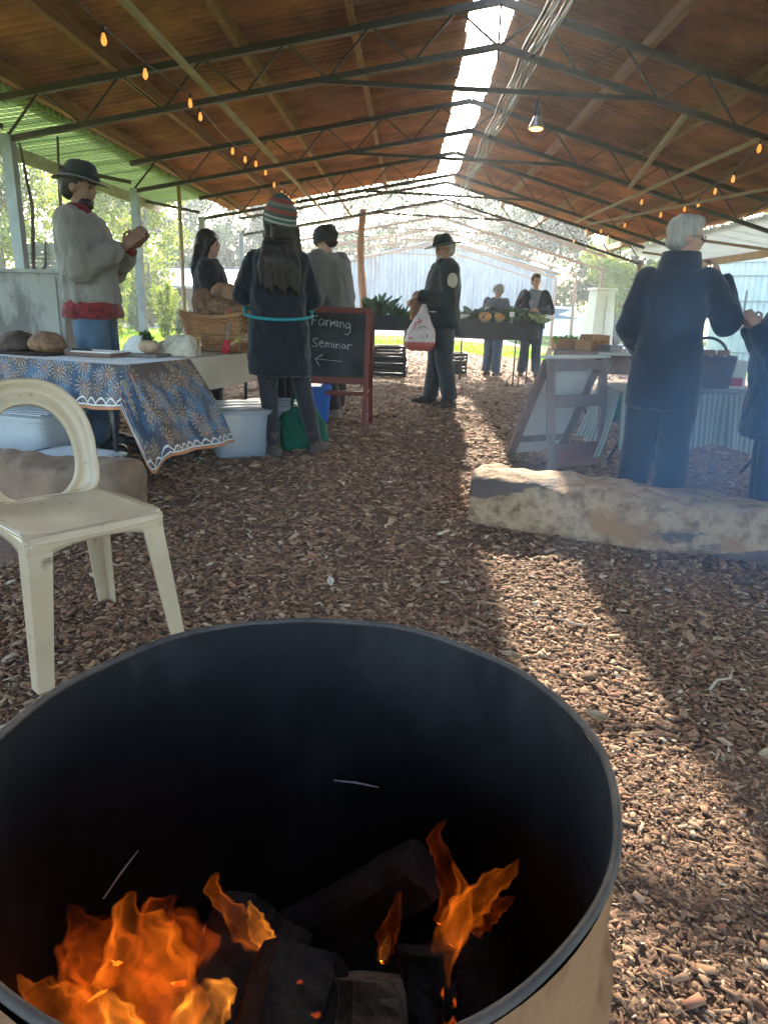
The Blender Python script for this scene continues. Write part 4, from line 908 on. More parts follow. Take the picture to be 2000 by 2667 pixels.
MB().tube([(0, .025, .09), (-.05, .10, .23)], .007, 8).build('shaft', galv, sp_); MB().tube([(-.05, .10, .23), (-.075, .135, .30)], .008, 8).build('grip', red, sp_)
# ---- tubs beneath the tables
clear = M('frosted_plastic', (.50, .58, .66), .3, (.42, .50, .58), 4, 4, trans=.6, spec=.4)
grey_tub = M('grey_tub', (.42, .45, .46), .5, (.36, .39, .40), 4, 4); navy_clip = M('navy_clip', (.02, .05, .16), .4)
def tub(name, label, loc, rz, lx, ly, h, mat, lid=True, clips=None, ribs=5, sh=.88):
    t = thing(name, label, 'storage tub', loc, rz); n = 28
    rg = [(0, 0, .0, lx / 2 * sh, ly / 2 * sh), (0, 0, h * .86, lx / 2 * .97, ly / 2 * .97), (0, 0, h * .87, lx / 2 * 1.01, ly / 2 * 1.02), (0, 0, h * .9, lx / 2 * 1.01, ly / 2 * 1.02)]
    mb = MB(); mb.rings(rg, n, 7); mb.build('tub_body', mat, t, smooth=True, auto=40)
    if lid:
        mb = MB(); mb.rings([(0, 0, h * .905, lx / 2 * 1.04, ly / 2 * 1.05), (0, 0, h * .95, lx / 2 * 1.04, ly / 2 * 1.05), (0, 0, h * .97, lx / 2 * .96, ly / 2 * .95)], n, 7); ld = mb.build('lid', mat, t, smooth=True, auto=40)
        for i in range(ribs): MB().box((0, (i - (ribs - 1) / 2) * ly * .8 / ribs, h * .975), (lx * .82, ly * .07, h * .03)).build('rib', mat, ld, bevel=.003)
    if clips:
        for s_ in (-1, 1): MB().box((s_ * lx * .525, 0, h * .88), (.02, ly * .32, h * .2)).build('clip', clips, t, bevel=.004)
    return t
tub('storage_tub', 'translucent lidded tub with black handle beneath the beige cloth', (-1.22, 5.08, 0), R(20), .42, .55, .36, clear, True, black_pl, 3)
tub('storage_tub', 'taller translucent tub behind the black-handled one', (-1.0, 5.50, 0), R(20), .45, .55, .33, clear, True, None, 3)
tub('storage_tub', 'large grey ribbed-lid tub behind the plastic chair back', (-2.42, 4.50, 0), R(-18), .50, .42, .36, grey_tub, True, None, 6)
tub('storage_tub', 'low white tub with blue clips beside the table leg', (-1.98, 4.10, 0), R(-20), .50, .36, .17, M('milky_plastic', (.66, .70, .72), .4, trans=.2), True, navy_clip, 8)
# blue crate seen past the woman
cr = thing('blue_tub', 'blue plastic tub standing behind the chalkboard legs', 'storage tub', (-.86, 6.6, 0), R(10), None, .8)
mb = MB(); mb.rings([(0, 0, 0, .15, .12), (0, 0, .38, .18, .15), (0, 0, .385, .19, .16), (0, 0, .42, .19, .16)], 24, 6); mb.build('tub_body', M('blue_plastic', (.03, .12, .42), .45), cr, smooth=True, auto=40)
for s_ in (-1, 1): MB().tube([(s_ * .19, -.05, .38), (s_ * .215, 0, .35), (s_ * .19, .05, .38)], .008, 6).build('handle', M('blue_plastic', (.03, .12, .42)), cr)
# green shopping bag on the floor
gb = thing('green_bag', 'dark green cloth bag slumped on the mulch behind the woman in the beanie', 'bag', (-.80, 5.30, zg(-.80, 5.30)), R(15))
gm = M('green_cloth', (.008, .10, .055), .85, (.006, .07, .04), 9, 4, .2, 80)
mb = MB(); mb.rings([(0, 0, .0, .19, .12), (0, 0, .08, .20, .12), (.0, 0, .2, .17, .09), (.0, 0, .30, .12, .05)], 24, 3); remesh(mb, 'bag_body', gm, gb, .012, 3, (.014, (11, 11, 6), 1.))
for s_ in (-1, 1): MB().tube([(-.07, s_ * .03, .28), (-.06, s_ * .035, .38), (.03, s_ * .035, .40), (.06, s_ * .03, .28)], .009, 6, flat=.5).build('handle', gm, gb, smooth=True)
# weathered white cabinet at the left edge
wc = thing('old_cabinet', 'weathered grey-white metal cabinet with peeling panels at the left edge', 'cabinet', (-3.36, 5.86, 0), R(3))
peel = M('peeling_paint', (.34, .345, .31), .75, (.15, .15, .135), 4.2, 10, .9, 12, lo=.46, hi=.60, stretch=(1, 1, .45))
MB().box((0, 0, .63), (1.28, .5, 1.22)).build('cabinet_body', peel, wc, bevel=.012)
MB().box((.0, -.256, .64), (1.2, .012, 1.14)).build('front_panel', peel, wc, bevel=.004)
MB().box((0, 0, 1.25), (1.32, .54, .03)).build('top', peel, wc, bevel=.006)
for x in (-.56, .56): MB().box((x, 0, .012), (.06, .4, .03)).build('foot', tleg, wc)
# louvred panel and forked branches by the first post
lv = thing('slatted_panel', 'faded slatted panel hanging behind the hatted man', 'panel', (-4.35, 8.6, 0))
for s_ in (-1, 1): MB().bar((s_ * .2, 0, 0), (s_ * .2, 0, 1.66), .03, .03).build('upright', peel, lv)
for i in range(14): MB().box((0, 0, 1.0 + i * .048), (.4, .012, .042), Matrix.Rotation(R(25), 3, 'X')).build('slat', peel, lv)
for nm, x, y, pts in (('dark forked branch leaning against the first galvanised post', -3.86, 7.5, [(0, 0, 0), (.02, 0, .6), (-.03, 0, 1.2), (.04, 0, 1.9), (-.02, 0, 2.5)]), ('thin bare branch standing right of the first post', -3.62, 7.7, [(0, 0, 0), (.01, 0, .7), (-.02, 0, 1.5), (.0, 0, 2.1), (.03, 0, 2.6)])):
    b = thing('branch_prop', nm, 'branch', (x, y, 0)); MB().tube(pts, [.03, .027, .022, .018, .01], 7).build('stem', bark_m, b, smooth=True)
    MB().tube([pts[2], Vector(pts[2]) + V3(.14, 0, .16), Vector(pts[2]) + V3(.17, 0, .42)], [.018, .014, .006], 6).build('fork', bark_m, b, smooth=True)
# ================================================================== CHALKBOARD
cbx0, cbx1 = -.93, -.335
cb = thing('chalkboard_sign', 'red-framed chalkboard easel reading Farming Seminar with an arrow', 'sign', ((cbx0 + cbx1) / 2, 5.93, 0))
redw = M('red_stained_wood', (.20, .055, .04), .55, (.14, .04, .03), 5, 5, .15, 40, stretch=(6, 6, 1)); slate = M('blackboard', (.024, .03, .03), .8, (.075, .082, .08), 4, 8, lo=.42, hi=.8)
W_ = cbx1 - cbx0; TILT = math.atan(.31 / 1.04)
fr = thing('x', 'x', 'x'); bpy.data.objects.remove(fr)
lean = Matrix.Rotation(-TILT, 3, 'X'); LN = 1.085
def lp(x, s_, off=0.): q = lean @ Vector((x, off, s_)); return q
for s_ in (-1, 1):
    MB().bar(lp(s_ * (W_ / 2 - .02), 0), lp(s_ * (W_ / 2 - .02), LN), .04, .028, up=(0, 1, 0)).build('front_leg', redw, cb, bevel=.003)
    MB().bar((s_ * (W_ / 2 - .0), .66, 0), (s_ * (W_ / 2 - .0), .33, 1.02), .04, .025, up=(0, 1, 0)).build('rear_leg', redw, cb, bevel=.003)
for h, hh in ((LN - .025, .05), (.46, .055)): MB().bar(lp(-W_ / 2 + .04, h), lp(W_ / 2 - .04, h), .024, hh, up=tuple(lean @ Vector((0, 0, 1)))).build('rail', redw, cb, bevel=.003)
MB().bar((-W_ / 2, .58, .28), (W_ / 2, .58, .28), .02, .04).build('rear_rail', redw, cb)
MB().bar(lp(0, .485), lp(0, LN - .05), W_ - .08, .008, up=(0, 1, 0)).build('slate_panel', slate, cb)
MB().tube([(W_ / 2 - .03, .12, .35), (W_ / 2 - .02, .35, .30), (W_ / 2 - .01, .57, .33)], .003, 5).build('stay_chain', galv, cb)
chalk = M('chalk', (.62, .62, .60), .95, (.34, .35, .35), 60, 4)
STR = {  # handwriting strokes in board pixels
 'F': [[(1092, 988), (1090, 1050)], [(1092, 990), (1132, 984)], [(1091, 1018), (1122, 1014)]],
 'a': [[(1172, 1014), (1150, 1006), (1138, 1026), (1142, 1050), (1160, 1052), (1174, 1030), (1174, 1014), (1176, 1054)]],
 'r': [[(1190, 1014), (1192, 1056)], [(1192, 1026), (1204, 1012), (1214, 1014)]],
 'M': [[(1222, 1058), (1224, 1018), (1240, 1042), (1252, 1016), (1256, 1058)]],
 'I': [[(1268, 1022), (1270, 1062)], [(1260, 1022), (1276, 1020)]],
 'n': [[(1288, 1024), (1290, 1064)], [(1290, 1034), (1304, 1024), (1312, 1034), (1314, 1066)]],
 'g': [[(1358, 1036), (1340, 1030), (1326, 1048), (1332, 1068), (1348, 1066), (1358, 1046), (1360, 1036), (1360, 1090), (1344, 1116), (1320, 1108)]],
 'S': [[(1136, 1150), (1112, 1146), (1098, 1160), (1116, 1178), (1136, 1190), (1120, 1206), (1092, 1200)]],
 'e': [[(1146, 1184), (1176, 1180), (1166, 1166), (1150, 1172), (1148, 1196), (1162, 1208), (1180, 1202)]],
 'm': [[(1192, 1174), (1194, 1210)], [(1194, 1182), (1206, 1174), (1212, 1186), (1214, 1210)], [(1214, 1184), (1228, 1176), (1234, 1188), (1236, 1212)]],
 'i': [[(1250, 1182), (1252, 1212)], [(1249, 1168), (1251, 1171)]],
 'n2': [[(1266, 1182), (1268, 1214)], [(1268, 1190), (1282, 1182), (1290, 1192), (1292, 1216)]],
 'a2': [[(1330, 1190), (1314, 1184), (1304, 1200), (1310, 1214), (1324, 1212), (1332, 1194), (1334, 1218)]],
 'r2': [[(1348, 1186), (1350, 1222)], [(1350, 1198), (1362, 1184), (1380, 1188)]],
 'arrow': [[(1310, 1308), (1120, 1294)], [(1172, 1262), (1122, 1294), (1154, 1348)]]}
mb = MB()
for st_ in STR.values():
    for ln_ in st_:
        pts = []
        for a_, b_ in zip(ln_[:-1], ln_[1:]):
            for i in range(4): u = i / 4; pts.append((a_[0] * (1 - u) + b_[0] * u + random.uniform(-.6, .6), a_[1] * (1 - u) + b_[1] * u))
        pts.append(ln_[-1])
        P = [lp(W_ / 2 - .04 - (1468 - x) * .00121, LN - .055 - (y - 965) * .00119, -.0065) for x, y in pts]
        mb.tube(P, [.0046 * random.uniform(.7, 1.25) for _ in P], 5, flat=.6)
mb.build('chalk_lettering', chalk, cb, smooth=True)

# ================================================================== PRODUCE STALLS IN THE MIDDLE
crate_m = M('black_crate', (.016, .018, .021), .5, (.03, .033, .036), 8, 3); thin_leg = M('thin_black_leg', (.02, .02, .022), .5)
kale = leafy('kale_leaf', (.035, .085, .055), (.055, .12, .07), .25); greens = leafy('bright_greens', (.10, .22, .02), (.16, .28, .04), .45)
def leaf_blades(t, name, spots, n, length, width, mat, seed, spread=.5):
    rd = random.Random(seed); mb = MB(); T = []
    for i in range(n):
        sx, sy, sz = spots[i % len(spots)]; sx += rd.uniform(-.06, .06); sy += rd.uniform(-.06, .06); a = rd.uniform(0, 2 * PI); tl_ = rd.uniform(.05, spread); ln = length * rd.uniform(.65, 1.1); wd = width * rd.uniform(.7, 1.2)
        d = Vector((math.cos(a) * math.sin(tl_), math.sin(a) * math.sin(tl_), math.cos(tl_))); s_ = d.cross(Vector((math.sin(a * 3), math.cos(a * 3), .2))).normalized(); nrm = s_.cross(d)
        vs = []
        for k in range(6):
            u = k / 5; p = Vector((sx, sy, sz)) + d * ln * u + Vector((math.cos(a), math.sin(a), -.5)) * (.35 * ln * u * u * spread)
            w_ = wd * math.sin(PI * (.12 + .83 * u)) ; cr_ = .25 * wd * math.sin(u * 19 + i)
            vs += [p - s_ * w_ / 2 + nrm * cr_, p + nrm * -.12 * wd, p + s_ * w_ / 2 - nrm * cr_]
        mb.add(vs, [(3 * k + c, 3 * k + c + 1, 3 * k + c + 4, 3 * k + c + 3) for k in range(5) for c in range(2)]); T += [[rd.uniform(.6, 1.35)] * 3] * 18
    o = mb.build(name, mat, t, smooth=True); at = o.data.attributes.new('tint', 'FLOAT_COLOR', 'POINT'); at.data.foreach_set('color', np.c_[np.array(T), np.ones(len(T))].ravel()); return o
def crate(label, loc, rz, lx, ly, h, slats=4, name='black_crate', group='black produce crates'):
    t = thing(name, label, 'crate', loc, rz, group)
    MB().box((0, 0, .01), (lx - .02, ly - .02, .015)).build('crate_base', crate_m, t)
    for k in range(slats):
        z = h * (k + .5) / slats
        for s_ in (-1, 1):
            MB().box((0, s_ * (ly / 2 - .008), z), (lx - .03, .012, h / slats * .62)).build('slat', crate_m, t); MB().box((s_ * (lx / 2 - .008), 0, z), (.012, ly - .03, h / slats * .62)).build('slat', crate_m, t)
    for sx in (-1, 1):
        for sy in (-1, 1): MB().box((sx * (lx / 2 - .012), sy * (ly / 2 - .012), h / 2), (.026, .026, h)).build('corner_post', crate_m, t)
    for s_ in (-1, 1): MB().box((0, s_ * (ly / 2 - .006), h - .01), (lx, .018, .02)).build('top_edge', crate_m, t); MB().box((s_ * (lx / 2 - .006), 0, h - .01), (.018, ly - .04, .02)).build('top_edge', crate_m, t)
    return t
def stand(label, loc, rz, lx, ly, z0, z1, legs, drape=.0):
    t = thing('produce_stand', label, 'produce stand', loc, rz, 'dark produce stands'); n = 60
    mb = MB(); mb.rings([(0, 0, z0, lx / 2 * .95, ly / 2 * .9), (0, 0, z0 + .02, lx / 2 * .985, ly / 2 * .97), (0, 0, z1 - .03, lx / 2, ly / 2), (0, 0, z1, lx / 2 * 1.01, ly / 2 * 1.02), (0, 0, z1 - .012, lx / 2 * .97, ly / 2 * .95), (0, 0, z1 - .05, lx / 2 * .96, ly / 2 * .94)], n, 5)
    mb.build('trough', M('dark_trough_cloth', (.018, .026, .034), .8, (.03, .042, .05), 5, 4, .2, 40), t, smooth=True, auto=45)
    for x, y in legs: MB().tube([(x, y, 0), (x, y, z0 + .01)], .011, 8).build('leg', thin_leg, t, smooth=True)
    return t
GY = 11.1
s1 = stand('dark produce trough of kale standing left of the hatted man with the bag', (-.32, GY, 0), R(4), .72, .5, .70, .92, ((-.22, -.16), (.26, -.18), (-.22, .18), (.26, .18)))
k1 = thing('kale_bunch', 'tall dark kale leaves standing in the left produce trough', 'vegetables', (-.50, GY, .88), 0, 'vegetables on the produce stands')
leaf_blades(k1, 'leaf_cluster', [(-.05, 0, 0), (.05, .03, 0), (0, -.06, 0)], 34, .38, .10, kale, 3, .6)
k2 = thing('leek_bunch', 'short dark leafy bunch right of the tall kale', 'vegetables', (-.20, GY - .05, .88), 0, 'vegetables on the produce stands')
leaf_blades(k2, 'leaf_cluster', [(-.06, 0, 0), (.05, .0, 0)], 26, .26, .06, kale, 4, .7)
k3 = thing('lettuce', 'bright green lettuce behind the shopping bag', 'vegetables', (.08, GY - .02, .90), 0, 'vegetables on the produce stands')
leaf_blades(k3, 'leaf_cluster', [(0, 0, 0)], 20, .16, .09, greens, 5, .9)
s2 = stand('long dark produce trough right of the man with the bag', (1.32, GY + .1, -.09), R(-2), 1.32, .55, .70, 1.00, ((.30, -.2), (.42, .1), (-.5, .2), (.55, .2)))
MB().tube([(.20, -.28, 0), (.22, -.24, .12), (.30, -.2, .2), (.38, -.24, .12), (.37, -.28, 0)], .010, 6).build('forked_foot', thin_leg, s2)
k4 = thing('kale_bunch', 'drooping dark kale on the right produce trough beside the pumpkin', 'vegetables', (1.0, GY, .88), 0, 'vegetables on the produce stands')
leaf_blades(k4, 'leaf_cluster', [(-.12, 0, 0), (0, .04, 0), (.12, 0, 0)], 34, .26, .11, kale, 6, 1.2)
k5 = thing('cabbage_heap', 'mounded dark cabbage leaves at the right end of the trough', 'vegetables', (1.58, GY, .88), 0, 'vegetables on the produce stands')
leaf_blades(k5, 'leaf_cluster', [(-.12, 0, 0), (0, .04, .03), (.12, 0, 0)], 50, .24, .15, kale, 7, 1.35)
k6 = thing('pale_cabbage', 'pale green split cabbage at the trough end by the far man', 'vegetables', (1.88, GY - .15, .88), 0, 'vegetables on the produce stands')
leaf_blades(k6, 'leaf_cluster', [(0, 0, 0), (.06, 0, 0)], 26, .15, .10, leafy('pale_cabbage_leaf', (.32, .38, .18), (.42, .45, .25), .3), 8, 1.2)
pk_m = M('pumpkin_flesh', (.62, .24, .05), .6, (.5, .3, .12), 10, 3); pk_s = M('pumpkin_skin', (.30, .26, .16), .7)
for i, (x, r_, lb) in enumerate(((1.12, .10, 'large cut pumpkin wedge on the right produce trough'), (1.33, .085, 'smaller cut pumpkin piece with seeds beside the white price tag'))):
    p_ = thing('pumpkin_piece', lb, 'pumpkin', (x, GY - .2, .93), R(20 * i), 'cut pumpkins on the produce stand')
    mb = MB(); mb.lathe([(.001, -.05), (r_ * .7, -.045), (r_, .0), (r_ * .97, .02)], 20); mb.build('skin', pk_s, p_, smooth=True).rotation_euler = (R(35), 0, 0)
    mb = MB(); mb.lathe([(r_ * .96, .021), (r_ * .6, .018), (r_ * .4, -.005), (.001, -.01)], 20); mb.build('flesh', pk_m, p_, smooth=True).rotation_euler = (R(35), 0, 0)
tg = MB(); tg.box((0, 0, .05), (.07, .006, .07)); tg.box((0, 0, -.03), (.008, .006, .1)); o = tg.build('price_tag', white_roof); o.location = (1.50, GY - .28, .93); tag(o, 'small white price tag stuck in the right produce trough', 'price tag')
bw = MB(); bw.lathe([(.001, 0), (.09, 0), (.13, .06), (.135, .065), (.12, .06), (.08, .015), (.001, .012)], 20); o = bw.build('white_bowl', white_roof, None, True, auto=50); o.location = (.78, GY - .05, .92 - .02); tag(o, 'white bowl on the left end of the long produce trough', 'bowl')
for i, (lb, x, y, z) in enumerate((('lowest black slatted crate on the mulch beside the chalkboard', -.28, 11.4, 0), ('middle black slatted crate of the stack beside the chalkboard', -.30, 11.42, .15), ('top black slatted crate of the stack beside the chalkboard', -.36, 11.5, .30), ('black slatted crate behind the stack, half hidden by the chalkboard', -.62, 12.3, 0), ('black slatted crate standing on the crate half hidden by the chalkboard', -.60, 12.3, .16))):
    crate(lb, (x, y, z + gz(x)), R(8 * i - 5), .52, .36, .145, 3)
crate('black slatted crate on the ground right of the bag man’s legs'.replace('’', "'"), (.78, 12.5, gz(.78)), R(10), .40, .36, .17, 3)
crate('upper black slatted crate right of the bag man’s legs'.replace('’', "'"), (.80, 12.52, gz(.78) + .175), R(4), .40, .36, .17, 3)

# ================================================================== RIGHT STALLS
sg = thing('timber_sign', 'weathered timber A-frame sign with white panel seen from behind', 'sign', (1.0, 5.02, gz(1.0)), R(28))
swood = M('grey_brown_timber', (.22, .15, .12), .8, (.16, .11, .09), 4, 6, .3, 40, stretch=(6, 6, 1)); wpan = M('painted_white_board', (.55, .53, .49), .7, (.48, .46, .42), 3, 4)
SW, SH = .54, .80
for s_ in (0, 1): MB().bar((s_ * SW + (.03 if s_ == 0 else -.03), -.06, 0), (s_ * SW + (.03 if s_ == 0 else -.03), .06, SH), .062, .03, up=(0, 1, 0)).build('front_stile', swood, sg, bevel=.003)
for z, hh in ((SH - .05, .07), (.50, .085), (.12, .17)): MB().bar((.06, -.06 + .12 * z / SH - .002, z), (SW - .06, -.06 + .12 * z / SH - .002, z), .026, hh).build('front_rail', swood if hh < .1 else M('faded_red_rail', (.24, .11, .095), .8, (.17, .10, .09), 5, 5), sg, bevel=.003)
mb = MB()                                             # faded red lettering left on the bottom rail
def rail_pt(x, z): return (x, -.078 + .12 * z / SH, z)
for st_ in ([(.12, .07), (.12, .17), (.19, .17)], [(.12, .125), (.17, .125)], [(.23, .17), (.23, .09), (.28, .075), (.31, .10), (.31, .17)], [(.35, .07), (.39, .17), (.43, .07)], [(.365, .11), (.415, .11)]):
    mb.tube([rail_pt(*q) for q in st_], .010, 4, flat=.25, up=(0, 1, 0))
mb.build('faded_lettering', M('faded_red_paint', (.36, .07, .07), .8, (.24, .10, .09), 20, 4), sg)
BK = .46
def bp(x, s_): return (x, .08 + (BK - .08) * (1 - s_), SH * s_)
for s_ in (.03, SW - .03): MB().bar(bp(s_, 0), bp(s_, .98), .07, .03, up=(0, 1, 0)).build('rear_stile', swood, sg, bevel=.003)
MB().bar(bp(SW / 2, .06), bp(SW / 2, .96), SW - .13, .01, up=(0, 1, 0)).build('panel', wpan, sg)
for z in (.22, .93): MB().bar(bp(.06, z), bp(SW - .06, z), .024, .07).build('rear_rail', swood, sg)
MB().box((SW / 2, .075, SH + .008), (SW + .03, .09, .016)).build('top_cap', M('pale_cap', (.45, .48, .44), .7), sg)
MB().tube([(SW - .01, 0, SH - .02), (SW - .01, .02, SH - .1)], .006, 6).build('hinge', galv, sg)
# near right table with striped cloth
RT = (1.50, 5.02); RZ = .535; RL, RD = 1.5, .62
rt = thing('trestle_table', 'trestle table under the striped cloth behind the man in navy', 'table', (RT[0], RT[1], gz(2.1)))
MB().box((RL / 2, RD / 2, RZ - gz(2.1) - .02), (RL - .02, RD - .02, .03)).build('table_top', ttop, rt)
for x in (.2, RL - .2):
    for s_ in (-1, 1): MB().tube([(x + s_ * .12, RD / 2 - s_ * .24, 0), (x - s_ * .05, RD / 2 + s_ * .2, RZ - gz(2.1) - .03)], .014, 8).build('leg', tleg, rt, smooth=True)
def stripes():
    m = M('striped_cloth', (.30, .36, .36), .85); N, L, p = nodes_of(m); uv = N.new('ShaderNodeUVMap'); uv.uv_map = 'UVMap'
    wv = N.new('ShaderNodeTexWave'); wv.inputs['Scale'].default_value = 8.5; wv.inputs['Distortion'].default_value = .3; mp = N.new('ShaderNodeMapping'); mp.inputs['Scale'].default_value = (1, 0, 0)
    cr_ = N.new('ShaderNodeValToRGB'); e_ = cr_.color_ramp.elements; e_[0].color = (.13, .17, .17, 1); e_[1].color = (.30, .32, .29, 1); e_[0].position = .35; e_[1].position = .6; e2_ = e_.new(.45); e2_.color = (.19, .24, .24, 1)
    L.new(uv.outputs[0], mp.inputs[0]); L.new(mp.outputs[0], wv.inputs['Vector']); L.new(wv.outputs['Fac'], cr_.inputs[0]); L.new(cr_.outputs[0], p.inputs['Base Color']); return m
def r_top(u, v): return (RT[0] + RL * u, RT[1] + RD * v, RZ + .002), (u * RL, v * RD)
def r_front(u, v):
    s_ = u * RL; d = .40 + .05 * math.sin(s_ * 7); return (RT[0] + s_, RT[1] - .01 - (.05 + .028 * math.sin(s_ * 26) + .015 * math.sin(s_ * 43)) * v, RZ + .002 - d * v), (s_, -d * v)
def r_end(u, v): s_ = u * RD; d = .46 + .04 * math.sin(s_ * 9); return (RT[0] - .01 - (.06 + .03 * math.sin(s_ * 22)) * v - .04 * v * v, RT[1] + s_ - .05 * v * (1 - u), RZ + .002 - d * v), (-s_, -d * v)
o = link('tablecloth', cloth_mesh([(r_top, 20, 8), (r_front, 110, 10), (r_end, 50, 10)]), stripes(), None, True); tag(o, 'grey-green striped cloth draped over the right-hand table', 'tablecloth')
hb = thing('handle_basket', 'dark woven basket with arched handle holding brown paper bags', 'basket', (2.17, 5.33, RZ + .012), R(4))
dwick = M('dark_wicker', (.10, .06, .05), .7, (.06, .04, .035), 12, 4, .3, 90); wicker(hb, .30, .26, .22, .16, 18, 22, .0, .0058, dwick, .06)
MB().tube([(-.165 * math.cos(a), 0, .2 + .16 * math.sin(a)) for a in np.linspace(0, PI, 16)], .011, 8).build('handle', M('black_handle', (.03, .025, .025), .6), hb, smooth=True)
kraft = M('kraft_paper', (.27, .155, .095), .85, (.22, .125, .08), 8, 4, .1, 60); patch = M('pale_logo', (.55, .48, .40), .8)
for i, (x, lb) in enumerate(((-.10, 'left paper bag in the handled basket'), (.0, 'middle paper bag in the handled basket'), (.10, 'right paper bag in the handled basket'))):
    kb = thing('kraft_bag', 'brown ' + lb, 'paper bag', (2.17 + x, 5.28, RZ + .05), R(random.uniform(-8, 8)), 'paper bags in the handled basket')
    mb = MB(); mb.rings([(0, 0, 0, .045, .05), (0, 0, .17, .047, .045), (0, 0, .205, .044, .02), (0, 0, .24, .04, .006)], 16, 5); mb.build('bag_body', kraft, kb, smooth=True, auto=35)
    MB().ball((0, -.047, .185), (.016, .003, .022)).build('label', patch, kb)
bx_ = thing('carton', 'small red and white carton beside the handled basket', 'carton', (2.42, 5.38, RZ + .012), R(-10))
MB().box((0, 0, .10), (.13, .12, .2)).build('box', M('white_card', (.62, .62, .6), .7), bx_, bevel=.003); MB().box((0, -.062, .05), (.09, .004, .06)).build('red_panel', M('red_card', (.42, .04, .04), .6), bx_)
tr_ = MB(); tr_.rings([(0, 0, 0, .2, .14), (0, 0, .012, .21, .15), (0, 0, .016, .2, .14)], 24, 4); o = tr_.build('tray', M('dull_tray', (.24, .26, .28), .5), None, True, auto=40); o.location = (2.12, 5.14, RZ + .006); tag(o, 'flat grey tray in front of the handled basket', 'tray')
# far right table
FT = (1.62, 8.0); FZ = .64; fl_, fd = 1.15, .7
ft = thing('trestle_table', 'further trestle table with brown cloth and produce cartons', 'table', (FT[0], FT[1], gz(2.0)), R(-6))
hz = FZ - gz(2.0)
MB().box((fl_ / 2, fd / 2, hz - .02), (fl_, fd, .03)).build('table_top', ttop, ft)
for x in (.35, fl_ - .12):
    for s_ in (-1, 1): MB().tube([(x + s_ * .13, .12, 0), (x - s_ * .13, .12, hz - .03)], .013, 8).build('leg', thin_leg, ft, smooth=True); MB().tube([(x + s_ * .13, fd - .12, 0), (x - s_ * .13, fd - .12, hz - .03)], .013, 8).build('leg', thin_leg, ft, smooth=True)
bc = M('brown_print_cloth', (.30, .20, .16), .85, (.22, .15, .13), 22, 5, .2, 60)
c_, s_a = math.cos(R(-6)), math.sin(R(-6))
def fw(x, y, z): return (FT[0] + c_ * x - s_a * y, FT[1] + s_a * x + c_ * y, z)
def f_top(u, v): return fw(-.02 + (fl_ * .42) * u, fd * v, FZ + .003), (u, v)
def f_front(u, v): return fw(-.02 - .10 * v + (fl_ * .42 + .02 * v) * u, -.012 - (.05 + .02 * math.sin(u * 14)) * v, FZ + .003 - .40 * v), (u, v)
def f_end(u, v): return fw(-.03 - (.10 + .02 * math.sin(u * 12)) * v, fd * u - .05 * v * (1 - u), FZ + .003 - .40 * v), (u, v)
def f_back(u, v): return fw(fl_ * .42 + fl_ * .6 * u, fd + .01 + .015 * math.sin(u * 20) * v, FZ + .003 - .30 * v), (u, v)
o = link('tablecloth', cloth_mesh([(f_top, 10, 6), (f_front, 24, 8), (f_end, 20, 8), (f_back, 20, 6)]), bc, None, True); tag(o, 'brown patterned cloth hanging over the left end of the further table', 'tablecloth')
card = M('carton_brown', (.38, .20, .09), .8, (.30, .15, .07), 6, 4)
for i, (x, y, lx, ly, h, lb, full) in enumerate(((.10, .30, .2, .3, .11, 'small crate of greens at the left end of the further table', 1), (.27, .16, .18, .22, .10, 'open brown carton at the front of the further table', 0), (.46, .40, .22, .26, .16, 'tallest brown carton in the middle of the further table', 1), (.62, .2, .16, .16, .06, 'low grey punnet on the further table', 0))):
    q = thing('produce_carton', lb, 'carton', fw(x, y, FZ + .006), R(8 * i), 'cartons on the further table')
    mb = MB()
    for s_ in (-1, 1): mb.box((s_ * lx / 2, 0, h / 2), (.006, ly, h)); mb.box((0, s_ * ly / 2, h / 2), (lx - .008, .006, h))
    mb.box((0, 0, .004), (lx - .01, ly - .01, .006)); mb.build('carton_walls', card if i < 3 else M('grey_punnet', (.2, .2, .2), .7), q)
    if full: leaf_blades(q, 'produce', [(0, 0, .05), (.04, .05, .05), (-.04, -.06, .05)], 24, .12, .07, greens if i == 0 else leafy('orange_produce', (.45, .20, .04), (.5, .3, .06), .1), 20 + i, 1.0)
    else: MB().box((0, 0, .03), (lx - .03, ly - .03, .04)).build('contents', M('root_vegetables', (.3, .17, .09), .8, (.18, .11, .07), 20, 4, .6, 40), q)
es = thing('tabletop_board', 'small dark slate board on a wire easel on the further table', 'board', fw(.86, .25, FZ + .004), R(-4))
MB().bar((0, -.02, .05), (0, .08, .33), .22, .012, up=(0, 1, 0)).build('slate', slate, es); 
for s_ in (-1, 1): MB().tube([(s_ * .09, -.05, 0), (s_ * .09, -.03, .05), (s_ * .07, .09, .34), (s_ * .07, .18, 0)], .004, 5).build('wire_leg', galv, es)
dg_ = thing('dark_bag', 'dark green bag on the ground beneath the further table', 'bag', (*fw(.75, .35, 0)[:2], gz(2.3)))
mb = MB(); mb.rings([(0, 0, 0, .14, .1), (0, 0, .16, .13, .09), (0, 0, .28, .05, .03)], 18, 3); remesh(mb, 'bag_body', M('teal_dark_cloth', (.012, .06, .06), .85), dg_, .014, 3, (.014, (10, 10, 8), 2.))
for s_ in (-1, 1): MB().tube([(-.05, s_ * .02, .26), (0, s_ * .02, .36), (.05, s_ * .02, .26)], .007, 6).build('handle', thin_leg, dg_)
